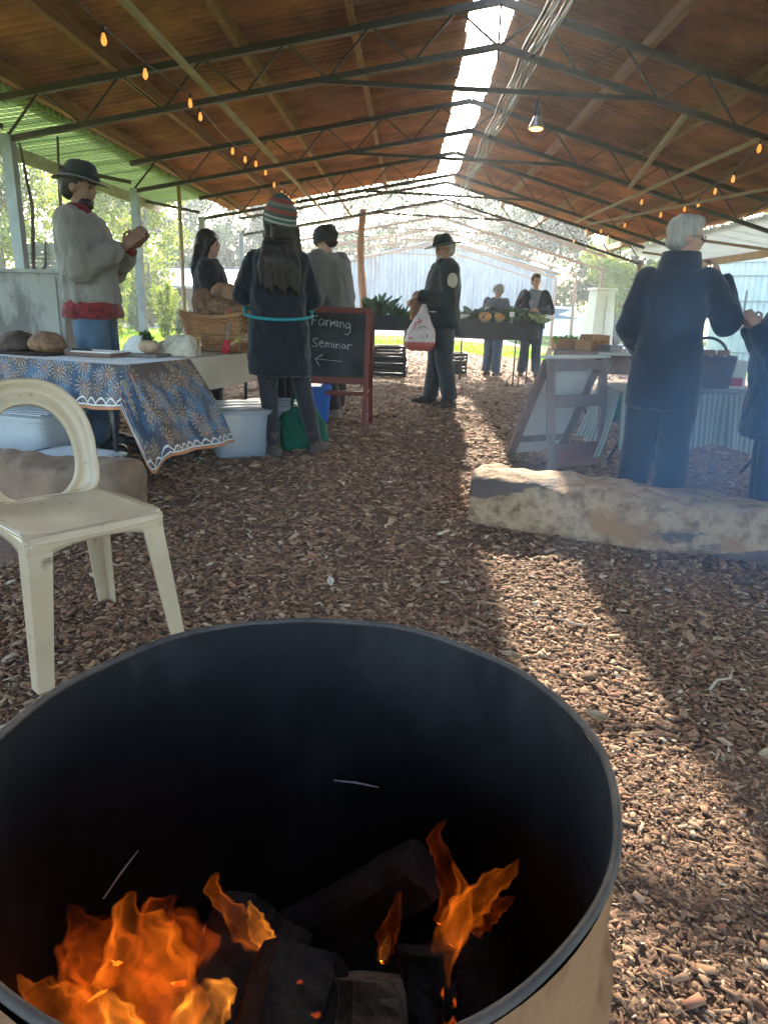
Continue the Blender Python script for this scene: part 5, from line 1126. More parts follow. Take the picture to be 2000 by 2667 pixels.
# ================================================================== PEOPLE
SKIN = M('skin', (.42, .235, .165), .55, (.36, .19, .13), 20, 3, spec=.35, subs=.1)
SKIN2 = M('skin_fair', (.48, .29, .21), .55, (.42, .23, .17), 20, 3, spec=.35)
def cloth(name, a, b=None, sc_=14, bump=.25, bs=160, rough=.9): return M(name, a, rough, b or tuple(k * .7 for k in a), sc_, 4, bump, bs, spec=.15, sheen=.2, space='obj')
def lerp3(a, b, t): return tuple(a[i] + (b[i] - a[i]) * t for i in range(3))
def hand(mb, w_, d, nrm, curl, thumb):
    d = Vector(d).normalized(); nrm = Vector(nrm); nrm = (nrm - d * nrm.dot(d)).normalized(); s_ = d.cross(nrm) * thumb; w_ = Vector(w_)
    rot = Matrix((s_, nrm, d)).transposed(); mb.ball(w_ + d * .045, (.040, .017, .052), 10, 7, rot); mb.ball(w_ + d * .01, (.028, .02, .03), 8, 6, rot)
    for k, (off, ln) in enumerate(((-.031, .062), (-.0105, .076), (.0105, .082), (.031, .072))):
        p = w_ + d * .085 + s_ * off; dd = d.copy(); a = 0; pts = [p - d * .02]
        for q in range(3):
            pts.append(p.copy()); a += curl * (.5 + .35 * q); dd = (d * math.cos(a) + nrm * math.sin(a) + s_ * off * 2.5).normalized(); p = p + dd * ln * (.45, .32, .26)[q]
        pts.append(p); mb.tube(pts, [.0095, .0095, .009, .0085, .0072], 7); mb.ball(p, .0073, 6, 5)
    p = w_ + d * .025 + s_ * .03; q1 = p + (s_ * .75 + d * .6 + nrm * .35).normalized() * .04; q2 = q1 + (s_ * .35 + d * .8 + nrm * .45).normalized() * .032; q3 = q2 + (d * .9 + nrm * .5).normalized() * .022
    mb.tube([p, q1, q2, q3], [.014, .0115, .010, .008], 7); mb.ball(q3, .008, 6, 5)
DEF = dict(hipR=(.09, 0, .90), hipL=(-.09, 0, .90), kneeR=(.10, .02, .48), kneeL=(-.10, .02, .48), ankR=(.105, -.02, .08), ankL=(-.105, -.02, .08), toeR=(.14, .17, .03), toeL=(-.14, .17, .03),
           shR=(.185, -.01, 1.42), shL=(-.185, -.01, 1.42), elR=(.25, -.03, 1.13), elL=(-.25, -.03, 1.13), wrR=(.25, .09, .90), wrL=(-.25, .09, .90))
def person(label, loc, head, H, J=None, skin=SKIN, hands=None, headrot=(0, 0), lean=(0, 0), vox=.011):
    t = thing('person', label, 'person', loc, R(head), None, H / 1.75); j = dict(DEF); j.update(J or {})
    def ln(p): k = max(0, p[2] - .9) / .6; return (p[0] + lean[0] * k, p[1] + lean[1] * k, p[2])
    for k in ('shR', 'shL'): j[k] = ln(j[k])
    mb = MB()
    for s_ in 'RL':
        h, k, a = j['hip' + s_], j['knee' + s_], j['ank' + s_]
        mb.tube([h, lerp3(h, k, .5), k, lerp3(k, a, .4), a], [.078, .068, .05, .048, .033], 10); mb.ball(h, .078); mb.ball(k, .05); mb.tube([a, lerp3(a, j['toe' + s_], .5), j['toe' + s_]], [.036, .036, .026], 8)
        sh, el, wr = j['sh' + s_], j['el' + s_], j['wr' + s_]
        mb.ball(sh, .055); mb.ball(el, .036); mb.tube([sh, lerp3(sh, el, .5), el, lerp3(el, wr, .35), wr], [.05, .044, .036, .036, .026], 9)
        d, nrm, curl = (hands or {}).get(s_, (tuple(Vector(wr) - Vector(el)), (1 if s_ == 'L' else -1, .2, 0), .35)); hand(mb, wr, d, nrm, curl, 1 if s_ == 'R' else -1)
    T0 = [(0, 0, .84, .12, .09), (0, 0, .93, .15, .11), (0, 0, 1.04, .132, .095), (0, .0, 1.15, .136, .096), (0, .005, 1.28, .152, .105), (0, 0, 1.38, .155, .092), (0, -.005, 1.45, .10, .065), (0, -.005, 1.48, .055, .05)]
    mb.rings([(*ln((a, b, c))[:2], c, d, e) for a, b, c, d, e in T0], 20, 2.3)
    piv = ln((0, -.005, 1.50)); Hm = Matrix.Translation(piv) @ Matrix.Rotation(R(headrot[0]), 4, 'Z') @ Matrix.Rotation(R(headrot[1]), 4, 'X')
    def hp(x, y, z): return Hm @ Vector((x, y, z))
    hr = Hm.to_3x3()
    mb.tube([ln((0, -.012, 1.42)), piv, hp(0, .005, .07)], [.06, .053, .052], 12)
    for c, r_ in (((0, -.012, .155), (.074, .092, .092)), ((0, .012, .17), (.068, .074, .072)), ((0, .026, .10), (.058, .062, .072)), ((0, .056, .052), (.036, .03, .027)), ((0, .045, .075), (.047, .036, .035)), ((0, .079, .148), (.042, .016, .015)), ((0, .086, .088), (.022, .012, .016)), ((.035, .06, .112), (.022, .02, .02)), ((-.035, .06, .112), (.022, .02, .02))):
        mb.ball(hp(*c), r_, 14, 9, hr)
    mb.tube([hp(0, .083, .145), hp(0, .096, .122), hp(0, .103, .108)], [.009, .011, .013], 8); mb.ball(hp(0, .097, .106), (.017, .013, .011), 8, 6, hr)
    for s_ in (-1, 1): mb.ball(hp(s_ * .075, -.008, .12), (.010, .02, .032), 8, 7, hr)
    remesh(mb, 'body', skin, t, vox, 2)
    hd = {'m': Hm}
    for s_ in (-1, 1):
        e = MB().ball((s_ * .031, .081, .131), (.012, .007, .007), 8, 6).build('eye', M('dark_eye', (.03, .02, .015), .2), t, True); e.matrix_local = Hm
        b = MB().tube([(s_ * .014, .093, .152), (s_ * .033, .091, .157), (s_ * .05, .078, .150)], [.002, .003, .0015], 5).build('eyebrow', M('brow_hair', (.06, .04, .03), .9), t); b.matrix_local = Hm
    b = MB().tube([(-.024, .088, .082), (0, .099, .081), (.024, .088, .082)], [.002, .004, .002], 6).build('mouth', M('lips', (.34, .13, .10), .5), t); b.matrix_local = Hm
    return t, j, Hm, ln
def trousers(t, j, mat, rt=.098, rk=.078, ra=.07, end=.0, vox=.014, name='trousers', fold=.007):
    mb = MB()
    for s_ in 'RL':
        h, k, a = j['hip' + s_], j['knee' + s_], j['ank' + s_]; a = lerp3(k, a, 1 - end)
        mb.tube([h, lerp3(h, k, .5), k, lerp3(k, a, .5), a], [rt, (rt + rk) / 2 + .004, rk, (rk + ra) / 2, ra], 12); mb.ball(h, rt); mb.ball(k, rk * .99)
    mb.rings([(0, 0, .84, .13, .105), (0, -.005, .90, .172, .135), (0, 0, .98, .168, .128), (0, 0, 1.05, .150, .112)], 20, 2.4)
    return remesh(mb, name, mat, t, vox, 3, (fold, (8, 8, 5), random.uniform(0, 9)))
def top(t, j, ln, mat, hem=.92, hem_r=(.18, .14), infl=.022, sl=(.072, .058, .046), collar=1.49, cr=(.075, .07), vox=.014, name='jacket', fold=.013, sleeve_to=1., belly=0., fs=(7, 7, 4)):
    mb = MB(); T0 = [(0, 0, hem, hem_r[0], hem_r[1]), (0, 0, hem + .03, hem_r[0] * 1.01, hem_r[1] * 1.01)]
    mid = [(0, 0, 1.05, .150, .112), (0, 0, 1.15, .152, .11), (0, .005, 1.28, .165, .118), (0, 0, 1.38, .166, .106), (0, -.005, 1.44, .125, .085)]
    if hem < .84: T0.append((0, 0, .92, (hem_r[0] + .172) / 2 + .012, (hem_r[1] + .13) / 2 + .012 + belly * .5))
    T0 += [(a, b + (belly if c < 1.2 else 0) * .5, c, d + infl, e + infl + (belly if c < 1.2 else 0) * .5) for a, b, c, d, e in mid] + [(0, -.006, 1.47, .085 + infl * .4, .072 + infl * .3), (0, -.006, collar, *cr)]
    mb.rings([(*ln((a, b, c))[:2], c, d, e) for a, b, c, d, e in T0 if c >= hem], 24, 2.4)
    for s_ in 'RL':
        sh, el, wr = j['sh' + s_], j['el' + s_], j['wr' + s_]; wr = lerp3(el, wr, sleeve_to)
        mb.ball(sh, sl[0]); mb.ball(el, sl[1]); mb.tube([lerp3(sh, (0, 0, 1.36), .35), sh, lerp3(sh, el, .5), el, lerp3(el, wr, .5), wr], [sl[0], sl[0], (sl[0] + sl[1]) / 2, sl[1], (sl[1] + sl[2]) / 2, sl[2]], 12)
    return remesh(mb, name, mat, t, vox, 3, (fold, fs, random.uniform(0, 9)))
def shoes(t, j, mat, shaft=.14, r=.05, name='boot', vox=.010):
    for s_ in 'RL':
        a, to, k = Vector(j['ank' + s_]), Vector(j['toe' + s_]), Vector(j['knee' + s_]); d = (to - a); d.z = 0; d.normalize(); f = Vector((a.x, a.y, 0)); mb = MB(); rot = Matrix((Vector((d.y, -d.x, 0)), d, Vector((0, 0, 1)))).transposed()
        mb.ball(f - d * .03 + Vector((0, 0, .045)), (.042, .05, .045), 12, 8, rot); mb.ball(f + d * .07 + Vector((0, 0, .05)), (.044, .08, .05), 12, 8, rot); mb.ball(f + d * .155 + Vector((0, 0, .035)), (.047, .065, .036), 12, 8, rot)
        mb.box(f + d * .06 + Vector((0, 0, .014)), (.082, .27, .026), rot); u = min(1, (shaft - .08) / max(.05, k.z - .08)); mb.tube([a - Vector((0, 0, .03)), a, a.lerp(k, u)], [r * .95, r, r * 1.05 + .012 * u], 12)
        def dsp(co, no): co[:, 2] = np.maximum(co[:, 2], .001); return co
        remesh(mb, name, mat, t, vox, 2, None, dsp)
def on_head(t, Hm, mb, name, mat, smooth=True, auto=None, thick=0.): o = mb.build(name, mat, t, smooth, auto, thick=thick); o.matrix_local = Hm; return o
def brim_hat(t, Hm, mat, crown=.12, brim=.07, tilt=0., droop=.02, band=None, pinch=.0):
    mb = MB(); z = .175
    prof = [(.001, z + crown), (.05, z + crown + .004), (.076, z + crown - .012), (.088, z + crown * .6), (.098, z + .012), (.102, z), (.102 + brim * .5, z - droop * .3), (.102 + brim, z - droop), (.102 + brim, z - droop - .005), (.102 + brim * .5, z - droop * .3 - .006), (.098, z - .008), (.09, z + .02)]
    mb.lathe(prof, 32, sx=.92, sy=1.1, fn=lambda a, r, zz: (.02 * abs(math.cos(a)) ** 2 if r > .11 else 0) - (pinch * max(0, math.cos(a * 2)) if zz > z + crown * .8 and r < .06 else 0))
    o = on_head(t, Hm @ Matrix.Rotation(R(tilt), 4, 'X'), mb, 'hat', mat, True, 60)
    if band: b = MB().lathe([(.1015, z + .006), (.1005, z + .032)], 32, sx=.93, sy=1.11).build('hat_band', band, o, True)
def beanie(t, Hm, mat, h=.13, fold=True):
    prof = [(.001, .13 + h), (.03, .127 + h), (.06, .112 + h), (.086, .08 + h), (.102, .11 + h * .5), (.104, .14), (.102, .105), (.096, .10), (.09, .11)]
    o = on_head(t, Hm, MB().lathe(prof, 32, sx=.92, sy=1.08, fn=lambda a, r, z: .012 * math.sin(a) * (1 if z > .2 else 0)), 'beanie', mat)
    if fold: MB().lathe([(.103, .15), (.107, .145), (.107, .105), (.1, .098)], 32, sx=.92, sy=1.08).build('cuff', mat, o, True)
    return o
def hair_mb(style, seed=0):
    mb = MB(); rd = random.Random(seed)
    if style == 'short':
        mb.ball((0, -.022, .168), (.08, .096, .092), 16, 10); mb.ball((0, -.05, .11), (.072, .058, .055), 14, 8); mb.ball((0, .03, .215), (.062, .06, .042), 12, 8)
        for i in range(40): a = rd.uniform(0, 2 * PI); z = rd.uniform(.1, .26); y = -.03 + .08 * math.sin(a); k = (1 - ((z - .16) / .11) ** 2) ** .5 if abs(z - .16) < .11 else .2; p = Vector((.076 * math.cos(a) * k, -.025 + .088 * math.sin(a) * k, z)); 
    elif style == 'long':
        mb.ball((0, -.018, .17), (.083, .098, .094), 16, 10)
        mb.rings([(0, -.06, .20, .07, .05), (0, -.062, .13, .085, .055), (0, -.075, .05, .092, .048), (0, -.095, -.05, .10, .042), (0, -.10, -.16, .095, .038), (0, -.10, -.27, .075, .03), (0, -.10, -.33, .04, .018)], 20, 2.2)
        for s_ in (-1, 1):
            mb.tube([(s_ * .065, .035, .2), (s_ * .082, .01, .12), (s_ * .085, -.02, .03), (s_ * .10, -.02, -.07), (s_ * .095, -.01, -.2)], [.02, .024, .026, .024, .01], 8)
            for k in range(4): mb.tube([(s_ * (.03 + .02 * k), -.09, .1), (s_ * (.04 + .022 * k), -.12, -.1), (s_ * (.05 + .015 * k), -.115 + .01 * k, -.3 - .03 * rd.random())], [.022, .02, .008], 6)
    return mb
def hair(t, Hm, style, mat, seed=0):
    o = remesh(hair_mb(style, seed), 'hair', mat, t, .010, 1, (.005, (22, 22, 9), seed)); o.matrix_local = Hm; return o
def glasses(t, Hm):
    mb = MB()
    for s_ in (-1, 1):
        mb.tube([(s_ * .036 + .023 * math.cos(a), .094 + .004 * math.cos(a) * s_ * -1, .131 + .018 * math.sin(a)) for a in np.linspace(0, 2 * PI, 15)], .0022, 5); mb.tube([(s_ * .058, .09, .135), (s_ * .077, .04, .14), (s_ * .080, -.015, .135)], .002, 5)
    mb.tube([(-.014, .098, .133), (0, .101, .136), (.014, .098, .133)], .002, 5); on_head(t, Hm, mb, 'spectacles', M('spectacle_frame', (.015, .015, .018), .3))
def strip(name, pts, r, mat, t, flat=1.): return MB().tube(pts, r, 8, flat=flat).build(name, mat, t, True)
dark_hair = M('dark_brown_hair', (.012, .009, .007), .55, (.022, .015, .011), 40, 3, .4, 120, stretch=(1, 1, .15), space='obj'); grey_hair = M('grey_hair', (.38, .37, .35), .6, (.26, .25, .24), 40, 3, .4, 120, stretch=(1, 1, .2), space='obj'); brown_hair = M('brown_hair', (.11, .065, .035), .6, (.07, .04, .022), 40, 3, .4, 120, space='obj')
boot_dark = M('dark_boot_leather', (.028, .024, .02), .6, (.05, .042, .034), 12, 4, .2, 80); boot_brown = M('brown_boot_leather', (.075, .055, .042), .65, (.05, .037, .03), 12, 4, .2, 80)
jeans = cloth('blue_denim', (.085, .14, .20), (.055, .095, .145), 10, .3, 300)
def put(x, y): return (x, y, zg(x, y))

# --- man in hat and woollen sweater behind the left table
t, j, Hm, ln = person('man in dark hat, cream woollen sweater and jeans clasping his hands behind the left table', put(-2.2, 5.02), -84, 1.90,
    dict(elR=(.27, .02, 1.16), elL=(-.25, .06, 1.16), wrR=(.07, .24, 1.29), wrL=(-.04, .26, 1.30), toeR=(.16, .18, .03)), M('skin_shaded', (.26, .15, .105), .6, (.22, .12, .085), 20, 3),  # skin colour darkened all over to carry the shade on his face
    {'R': ((-.15, .75, .75), (-1, .1, -.2), .25), 'L': ((.1, .75, .75), (1, .1, -.2), .45)}, (-4, -4), (0, -.03))
trousers(t, j, jeans, .105, .085, .078); gum = M('rubber_gumboot', (.012, .018, .024), .4, (.02, .028, .034), 6, 3)
shoes(t, j, gum, .36, .062, 'gumboot')
plaid = cloth('red_plaid', (.24, .028, .03), (.06, .015, .02), 30, .15, 200); N_, L_, P_ = nodes_of(plaid)
top(t, j, ln, plaid, .86, (.212, .175), .014, (.056, .05, .042), 1.535, (.066, .064), name='shirt', fold=.006, sleeve_to=.95)
wool = cloth('cream_wool', (.24, .225, .20), (.17, .16, .145), 9, .5, 120); N_, L_, P_ = nodes_of(wool)
top(t, j, ln, wool, .955, (.192, .158), .034, (.076, .080, .052), 1.475, (.085, .08), name='sweater', fold=.017, sleeve_to=.86, fs=(13, 13, 2.2))
MB().lathe([(.194, 0), (.199, .008), (.199, .055), (.195, .06)], 40, (0, 0, .95), 1, .80).build('ribbed_hem', wool, t, True)
hair(t, Hm, 'short', dark_hair, 2); brim_hat(t, Hm, cloth('hat_felt', (.035, .045, .042), (.025, .03, .03)), .105, .05, -4, .016, M('hat_band_black', (.012, .012, .012), .7), .0)
mb = MB(); mb.ball((0, .040, .045), (.054, .046, .036), 12, 8); mb.ball((0, .066, .034), (.03, .02, .026), 10, 7); o = remesh(mb, 'beard', dark_hair, t, .008, 1, (.005, (40, 40, 40), 1)); o.matrix_local = Hm
# --- woman in dark hoodie
t, j, Hm, ln = person('woman with long dark hair in a black hooded jacket behind the bread basket', put(-1.74, 6.35), -80, 1.64,
    dict(elR=(.23, .04, 1.12), elL=(-.23, .04, 1.12), wrR=(.14, .26, 1.02), wrL=(-.1, .27, 1.02)), SKIN2, None, (-6, -3), (0, 0), .013)
blackf = cloth('black_fleece', (.022, .02, .022), (.034, .03, .032), 9, .3, 120)
trousers(t, j, cloth('dark_grey_denim', (.03, .034, .042)), .1, .078, .07); shoes(t, j, boot_dark)
top(t, j, ln, blackf, .86, (.19, .15), .03, (.085, .07, .055), 1.50, (.08, .078))
mb = MB(); mb.ball((0, -.10, 1.43), (.13, .075, .075)); mb.ball((.07, -.05, 1.47), (.05, .06, .05)); mb.ball((-.07, -.05, 1.47), (.05, .06, .05)); remesh(mb, 'hood', blackf, t, .012, 3, (.008, (9, 9, 9), 3))
hair(t, Hm, 'long', dark_hair, 3)
# --- half-hidden person between the two women
t, j, Hm, ln = person('person in a slate-blue jacket mostly hidden between the two women', put(-1.08, 6.15), 80, 1.66,
    dict(elL=(-.24, .22, 1.16), elR=(.25, .12, 1.13), wrL=(-.12, .33, 1.02), wrR=(.12, .36, 1.04)), SKIN2, None, (0, -8), (0, .05), .014)
trousers(t, j, cloth('black_trousers', (.018, .02, .024))); shoes(t, j, boot_dark)
top(t, j, ln, cloth('slate_jacket', (.045, .065, .085), (.035, .05, .066), 7, .2, 120), .82, (.215, .18), .055, (.105, .092, .06), 1.5, (.08, .075), belly=.06)
hair(t, Hm, 'short', dark_hair, 5)
# --- woman in beanie seen from behind
t, j, Hm, ln = person('woman in striped beanie, long navy coat and black leggings seen from behind', put(-.90, 4.98), 14, 1.70,
    dict(shR=(.15, -.01, 1.385), shL=(-.15, -.01, 1.385), elR=(.235, .05, 1.12), elL=(-.245, .06, 1.14), wrR=(.06, .27, 1.17), wrL=(-.17, .24, 1.36), ankR=(.265, .03, .08), kneeR=(.175, .05, .48), toeR=(.36, .19, .03), ankL=(-.05, -.04, .08), kneeL=(-.08, .02, .48), toeL=(-.20, .08, .03)), SKIN2,
    {'L': ((.35, .1, .9), (1, .2, 0), .7)}, (30, 6), (0, .0))
trousers(t, j, cloth('black_leggings', (.02, .022, .026), (.03, .032, .036)), .094, .066, .05, name='leggings', fold=.003); shoes(t, j, boot_brown, .19, .05)
navy = cloth('navy_wool_coat', (.008, .011, .016), (.012, .016, .022), 6, .3, 130)
top(t, j, ln, navy, .60, (.215, .165), .03, (.062, .07, .056), 1.50, (.09, .085), name='coat', fold=.013)
teal = M('teal_cord', (.012, .19, .22), .6)
pts = [(.235 * math.cos(a), .17 * math.sin(a) - .005, 1.02 - .035 * max(0, -math.sin(a)) + (.035 if math.sin(a) > 0 else 0)) for a in np.linspace(0, 2 * PI, 41)]; strip('teal_waist_cord', pts, .012, teal, t)
strip('teal_cuff', [lerp3(j['elL'], j['wrL'], .80), lerp3(j['elL'], j['wrL'], .95)], .062, teal, t)
hair(t, Hm, 'long', dark_hair, 7)
mb = MB(); mb.rings([(0, -.14, 1.47, .10, .05), (0, -.175, 1.38, .135, .045), (0, -.18, 1.28, .13, .035), (0, -.175, 1.20, .09, .022)], 24, 2.2)
for k in range(9): x = -.12 + .03 * k; mb.tube([(x * .6, -.13, 1.5), (x, -.2, 1.32), (x * 1.0, -.19, 1.2 - .03 * (k % 3))], [.028, .026, .008], 7)
remesh(mb, 'hair_length', dark_hair, t, .010, 1, (.006, (24, 24, 6), 2))
bm_ = M('striped_knit', (.10, .12, .11), .9, None, bump=.5, bscale=160, space='obj'); N_, L_, P_ = nodes_of(bm_); tc = N_.new('ShaderNodeTexCoord'); se = N_.new('ShaderNodeSeparateXYZ'); L_.new(tc.outputs['Object'], se.inputs[0])
cr_ = N_.new('ShaderNodeValToRGB'); cr_.color_ramp.interpolation = 'CONSTANT'; mr = N_.new('ShaderNodeMapRange'); mr.inputs[1].default_value = .095; mr.inputs[2].default_value = .29; L_.new(se.outputs[2], mr.inputs[0]); L_.new(mr.outputs[0], cr_.inputs[0]); L_.new(cr_.outputs[0], P_.inputs['Base Color'])
e_ = cr_.color_ramp.elements; e_[0].color = (.05, .085, .075, 1); e_[1].color = (.05, .085, .075, 1); e_[1].position = .97
for pos, c in ((.10, (.30, .30, .26)), (.16, (.04, .10, .08)), (.24, (.32, .31, .27)), (.29, (.05, .07, .065)), (.40, (.20, .055, .045)), (.52, (.05, .09, .08)), (.60, (.15, .14, .12)), (.68, (.19, .05, .045)), (.80, (.05, .075, .07))): q = e_.new(pos); q.color = (*c, 1)
beanie(t, Hm @ Matrix.Rotation(R(10), 4, 'X') @ Matrix.Scale(1.1, 4), bm_, .14)
# --- grey fleece man behind the chalkboard
t, j, Hm, ln = person('man in grey fleece and dark cap standing behind the chalkboard facing left', put(-.71, 6.95), 62, 1.76,
    dict(elR=(.25, .06, 1.12), elL=(-.25, .06, 1.12), wrR=(.10, .28, 1.06), wrL=(-.06, .28, 1.08), ankR=(.13, .05, .08), ankL=(-.13, -.08, .08)), SKIN2, None, (6, -6), (0, .10), .012)
trousers(t, j, cloth('brown_trousers', (.06, .045, .045), (.045, .034, .034))); shoes(t, j, M('tan_shoe', (.20, .14, .10), .7), .1, .05, 'shoe')
top(t, j, ln, cloth('grey_fleece', (.14, .135, .125), (.11, .105, .10), 7, .4, 120), .90, (.225, .175), .055, (.105, .098, .07), 1.50, (.085, .08), fold=.014, fs=(7, 7, 2.5))
hair(t, Hm, 'short', dark_hair, 9); beanie(t, Hm @ Matrix.Rotation(R(-8), 4, 'X'), cloth('dark_knit', (.022, .026, .03), (.034, .038, .044)), .125, False)
# --- man with the carrier bag
t, j, Hm, ln = person('man in wide-brimmed hat and dark coat holding a shopping bag mid-floor', put(.36, 8.16), 102, 1.82,
    dict(elR=(.27, .03, 1.13), elL=(-.28, .02, 1.12), wrR=(.10, .27, 1.13), wrL=(-.13, .28, 1.15), ankR=(.12, .06, .08), ankL=(-.11, -.10, .08), toeR=(.15, .25, .03), toeL=(-.17, .09, .03), kneeL=(-.105, -.02, .48)), SKIN,
    {'R': ((-.3, .9, -.3), (0, -.3, -1), 1.1), 'L': ((.4, .85, -.3), (0, -.3, -1), 1.1)}, (10, -6), (0, .0))
trousers(t, j, cloth('slate_trousers', (.045, .055, .06), (.035, .043, .048)), .112, .09, .082); shoes(t, j, boot_dark, .14, .055)
coat = cloth('dark_waxed_coat', (.026, .033, .037), (.035, .042, .046), 6, .25, 80, .7)
top(t, j, ln, coat, .84, (.225, .18), .05, (.105, .088, .064), 1.525, (.085, .08), belly=.03, name='coat')
MB().lathe([(.082, 1.49), (.09, 1.535), (.098, 1.525), (.1, 1.48)], 24, (0, -.006, 0)).build('collar', coat, t, True)
p_ = MB().ball((-.343, .0, 1.31), (.012, .055, .075), 14, 10).build('pale_patch', M('pale_emblem', (.50, .47, .38), .8, (.36, .32, .24), 30, 4, space='obj'), t, True)
for z in (1.0,): MB().box((-.2, .16, z), (.1, .015, .012), Matrix.Rotation(R(25), 3, 'Z')).build('pocket_trim', M('pale_trim', (.4, .4, .38), .8), t)
hair(t, Hm, 'short', grey_hair, 11); glasses(t, Hm); brim_hat(t, Hm, cloth('oilskin_hat', (.022, .034, .028), (.03, .042, .034)), .105, .082, -6, .008, M('hat_band_black', (.012, .012, .012)), .02)
mb = MB(); mb.ball((0, .06, .045), (.046, .038, .036), 12, 8); o = remesh(mb, 'beard', grey_hair, t, .008, 1, (.004, (40, 40, 40), 1)); o.matrix_local = Hm
# carrier bag
sb = thing('carrier_bag', 'white plastic carrier bag with red arrow and red base in the man’s hand'.replace('’', "'"), 'bag', (.12, 7.98, .60), R(-6))
bagm = M('white_carrier_plastic', (.62, .54, .51), .45, (.52, .44, .42), 7, 4, .5, 30, space='obj', spec=.4); N_, L_, P_ = nodes_of(bagm)
tc = N_.new('ShaderNodeTexCoord'); se = N_.new('ShaderNodeSeparateXYZ'); L_.new(tc.outputs['Object'], se.inputs[0]); mr = N_.new('ShaderNodeMapRange'); mr.inputs[1].default_value = .085; mr.inputs[2].default_value = .095; L_.new(se.outputs[2], mr.inputs[0])
mx = N_.new('ShaderNodeMix'); mx.data_type = 'RGBA'; mx.inputs[6].default_value = (.42, .10, .09, 1); L_.new(mr.outputs[0], mx.inputs[0]); L_.new(N_[bagm['mix']].outputs[2], mx.inputs[7]); L_.new(mx.outputs[2], P_.inputs['Base Color'])
mb = MB(); mb.rings([(.0, 0, .0, .09, .06), (.0, 0, .02, .14, .085), (0, 0, .08, .165, .10), (.01, 0, .2, .15, .09), (.02, 0, .32, .09, .055), (.03, 0, .43, .035, .025), (.035, 0, .53, .014, .012), (.035, 0, .57, .016, .010)], 26, 2.4)
remesh(mb, 'bag_body', bagm, sb, .009, 3, (.009, (14, 14, 9), 4.))
redp = M('red_print', (.50, .045, .04), .6); blk = M('dark_print', (.05, .06, .07), .7)
def bag_pt(x, z): k = .165 - .0 if z < .1 else .165 - (z - .08) * .26; yy = -(.105 - max(0, z - .08) * .16) * max(.15, 1 - (x / .17) ** 2) ** .5; return (x, yy - .006, z)
mb = MB(); mb.tube([bag_pt(-.105, .195), bag_pt(-.075, .21), bag_pt(-.055, .225), bag_pt(-.055, .255), bag_pt(-.04, .29), bag_pt(-.01, .31), bag_pt(.005, .312)], .0085, 6, flat=.5); mb.tube([bag_pt(-.02, .335), bag_pt(.015, .318), bag_pt(-.005, .28)], .010, 6, flat=.5); mb.build('red_arrow_print', redp, sb, True)
mb = MB()
for a_, b_ in (((-.02, .235), (.06, .26)), ((-.03, .21), (.05, .235)), ((-.03, .185), (.07, .215)), ((-.01, .16), (.06, .185)), ((.0, .25), (-.03, .16)), ((.03, .265), (.01, .15)), ((.06, .25), (.05, .13)), ((.085, .24), (.085, .13))):
    mb.tube([bag_pt(*a_), bag_pt((a_[0] + b_[0]) / 2, (a_[1] + b_[1]) / 2), bag_pt(*b_)], .006, 5, flat=.5)
mb.build('dark_lettering', blk, sb, True)
mb = MB()
for x in (-.10, -.07): mb.tube([bag_pt(x + .012 * math.cos(a), .125 + .014 * math.sin(a)) for a in np.linspace(0, 2 * PI, 9)], .004, 5)
mb.build('red_print_rings', redp, sb, True)
pb2 = thing('brown_bag', 'folded brown paper bag tucked behind the white carrier bag', 'paper bag', (.07, 8.14, .92), R(20)); mb = MB(); mb.rings([(0, 0, 0, .07, .05), (0, 0, .16, .07, .05), (.02, 0, .26, .045, .035), (.03, 0, .3, .025, .02)], 18, 3.5); remesh(mb, 'bag_body', kraft, pb2, .010, 2, (.008, (14, 14, 14), 2.))
# --- far pair by the produce stand
t, j, Hm, ln = person('person in pale knitted beanie and blue-grey jacket at the far produce trough', put(1.48, 12.8), -35, 1.55,
    dict(wrR=(.1, .3, 1.02), elR=(.23, .06, 1.1), wrL=(-.1, .3, 1.02), elL=(-.23, .06, 1.1)), SKIN2, None, (-30, -10), (0, .03), .014)
trousers(t, j, cloth('mid_blue_jeans', (.07, .115, .18)), .11, .09, .085); shoes(t, j, boot_brown, .11)
top(t, j, ln, cloth('blue_grey_jacket', (.075, .095, .135), (.06, .075, .11)), .84, (.2, .165), .04, (.09, .08, .06), 1.5, (.085, .08))
beanie(t, Hm, cloth('pale_knit', (.36, .36, .31), (.28, .28, .24), 30, .5, 100), .14); mb = MB(); mb.ball((.0, -.16, 1.2), (.13, .08, .16)); remesh(mb, 'backpack', cloth('dark_pack', (.03, .035, .04)), t, .014, 3)
t, j, Hm, ln = person('man in open navy jacket and teal hood facing the camera beyond the trough', put(2.24, 13.4), 172, 1.81,
    dict(wrR=(.05, .24, 1.10), elR=(.29, .0, 1.14), wrL=(-.09, .24, 1.10), elL=(-.30, .0, 1.14), ankR=(.13, .0, .08), ankL=(-.13, .0, .08)), SKIN2, {'R': ((-.9, .3, .1), (0, -1, 0), .8), 'L': ((.9, .3, .1), (0, -1, 0), .8)}, (18, -4), (0, 0), .013)
trousers(t, j, cloth('dark_denim', (.04, .06, .09)), .105, .082, .078); shoes(t, j, boot_brown, .12)
top(t, j, ln, cloth('pale_grey_shirt', (.22, .24, .27), (.18, .2, .22)), .86, (.178, .14), .014, (.06, .05, .042), 1.49, (.075, .07), name='shirt', sleeve_to=.9)
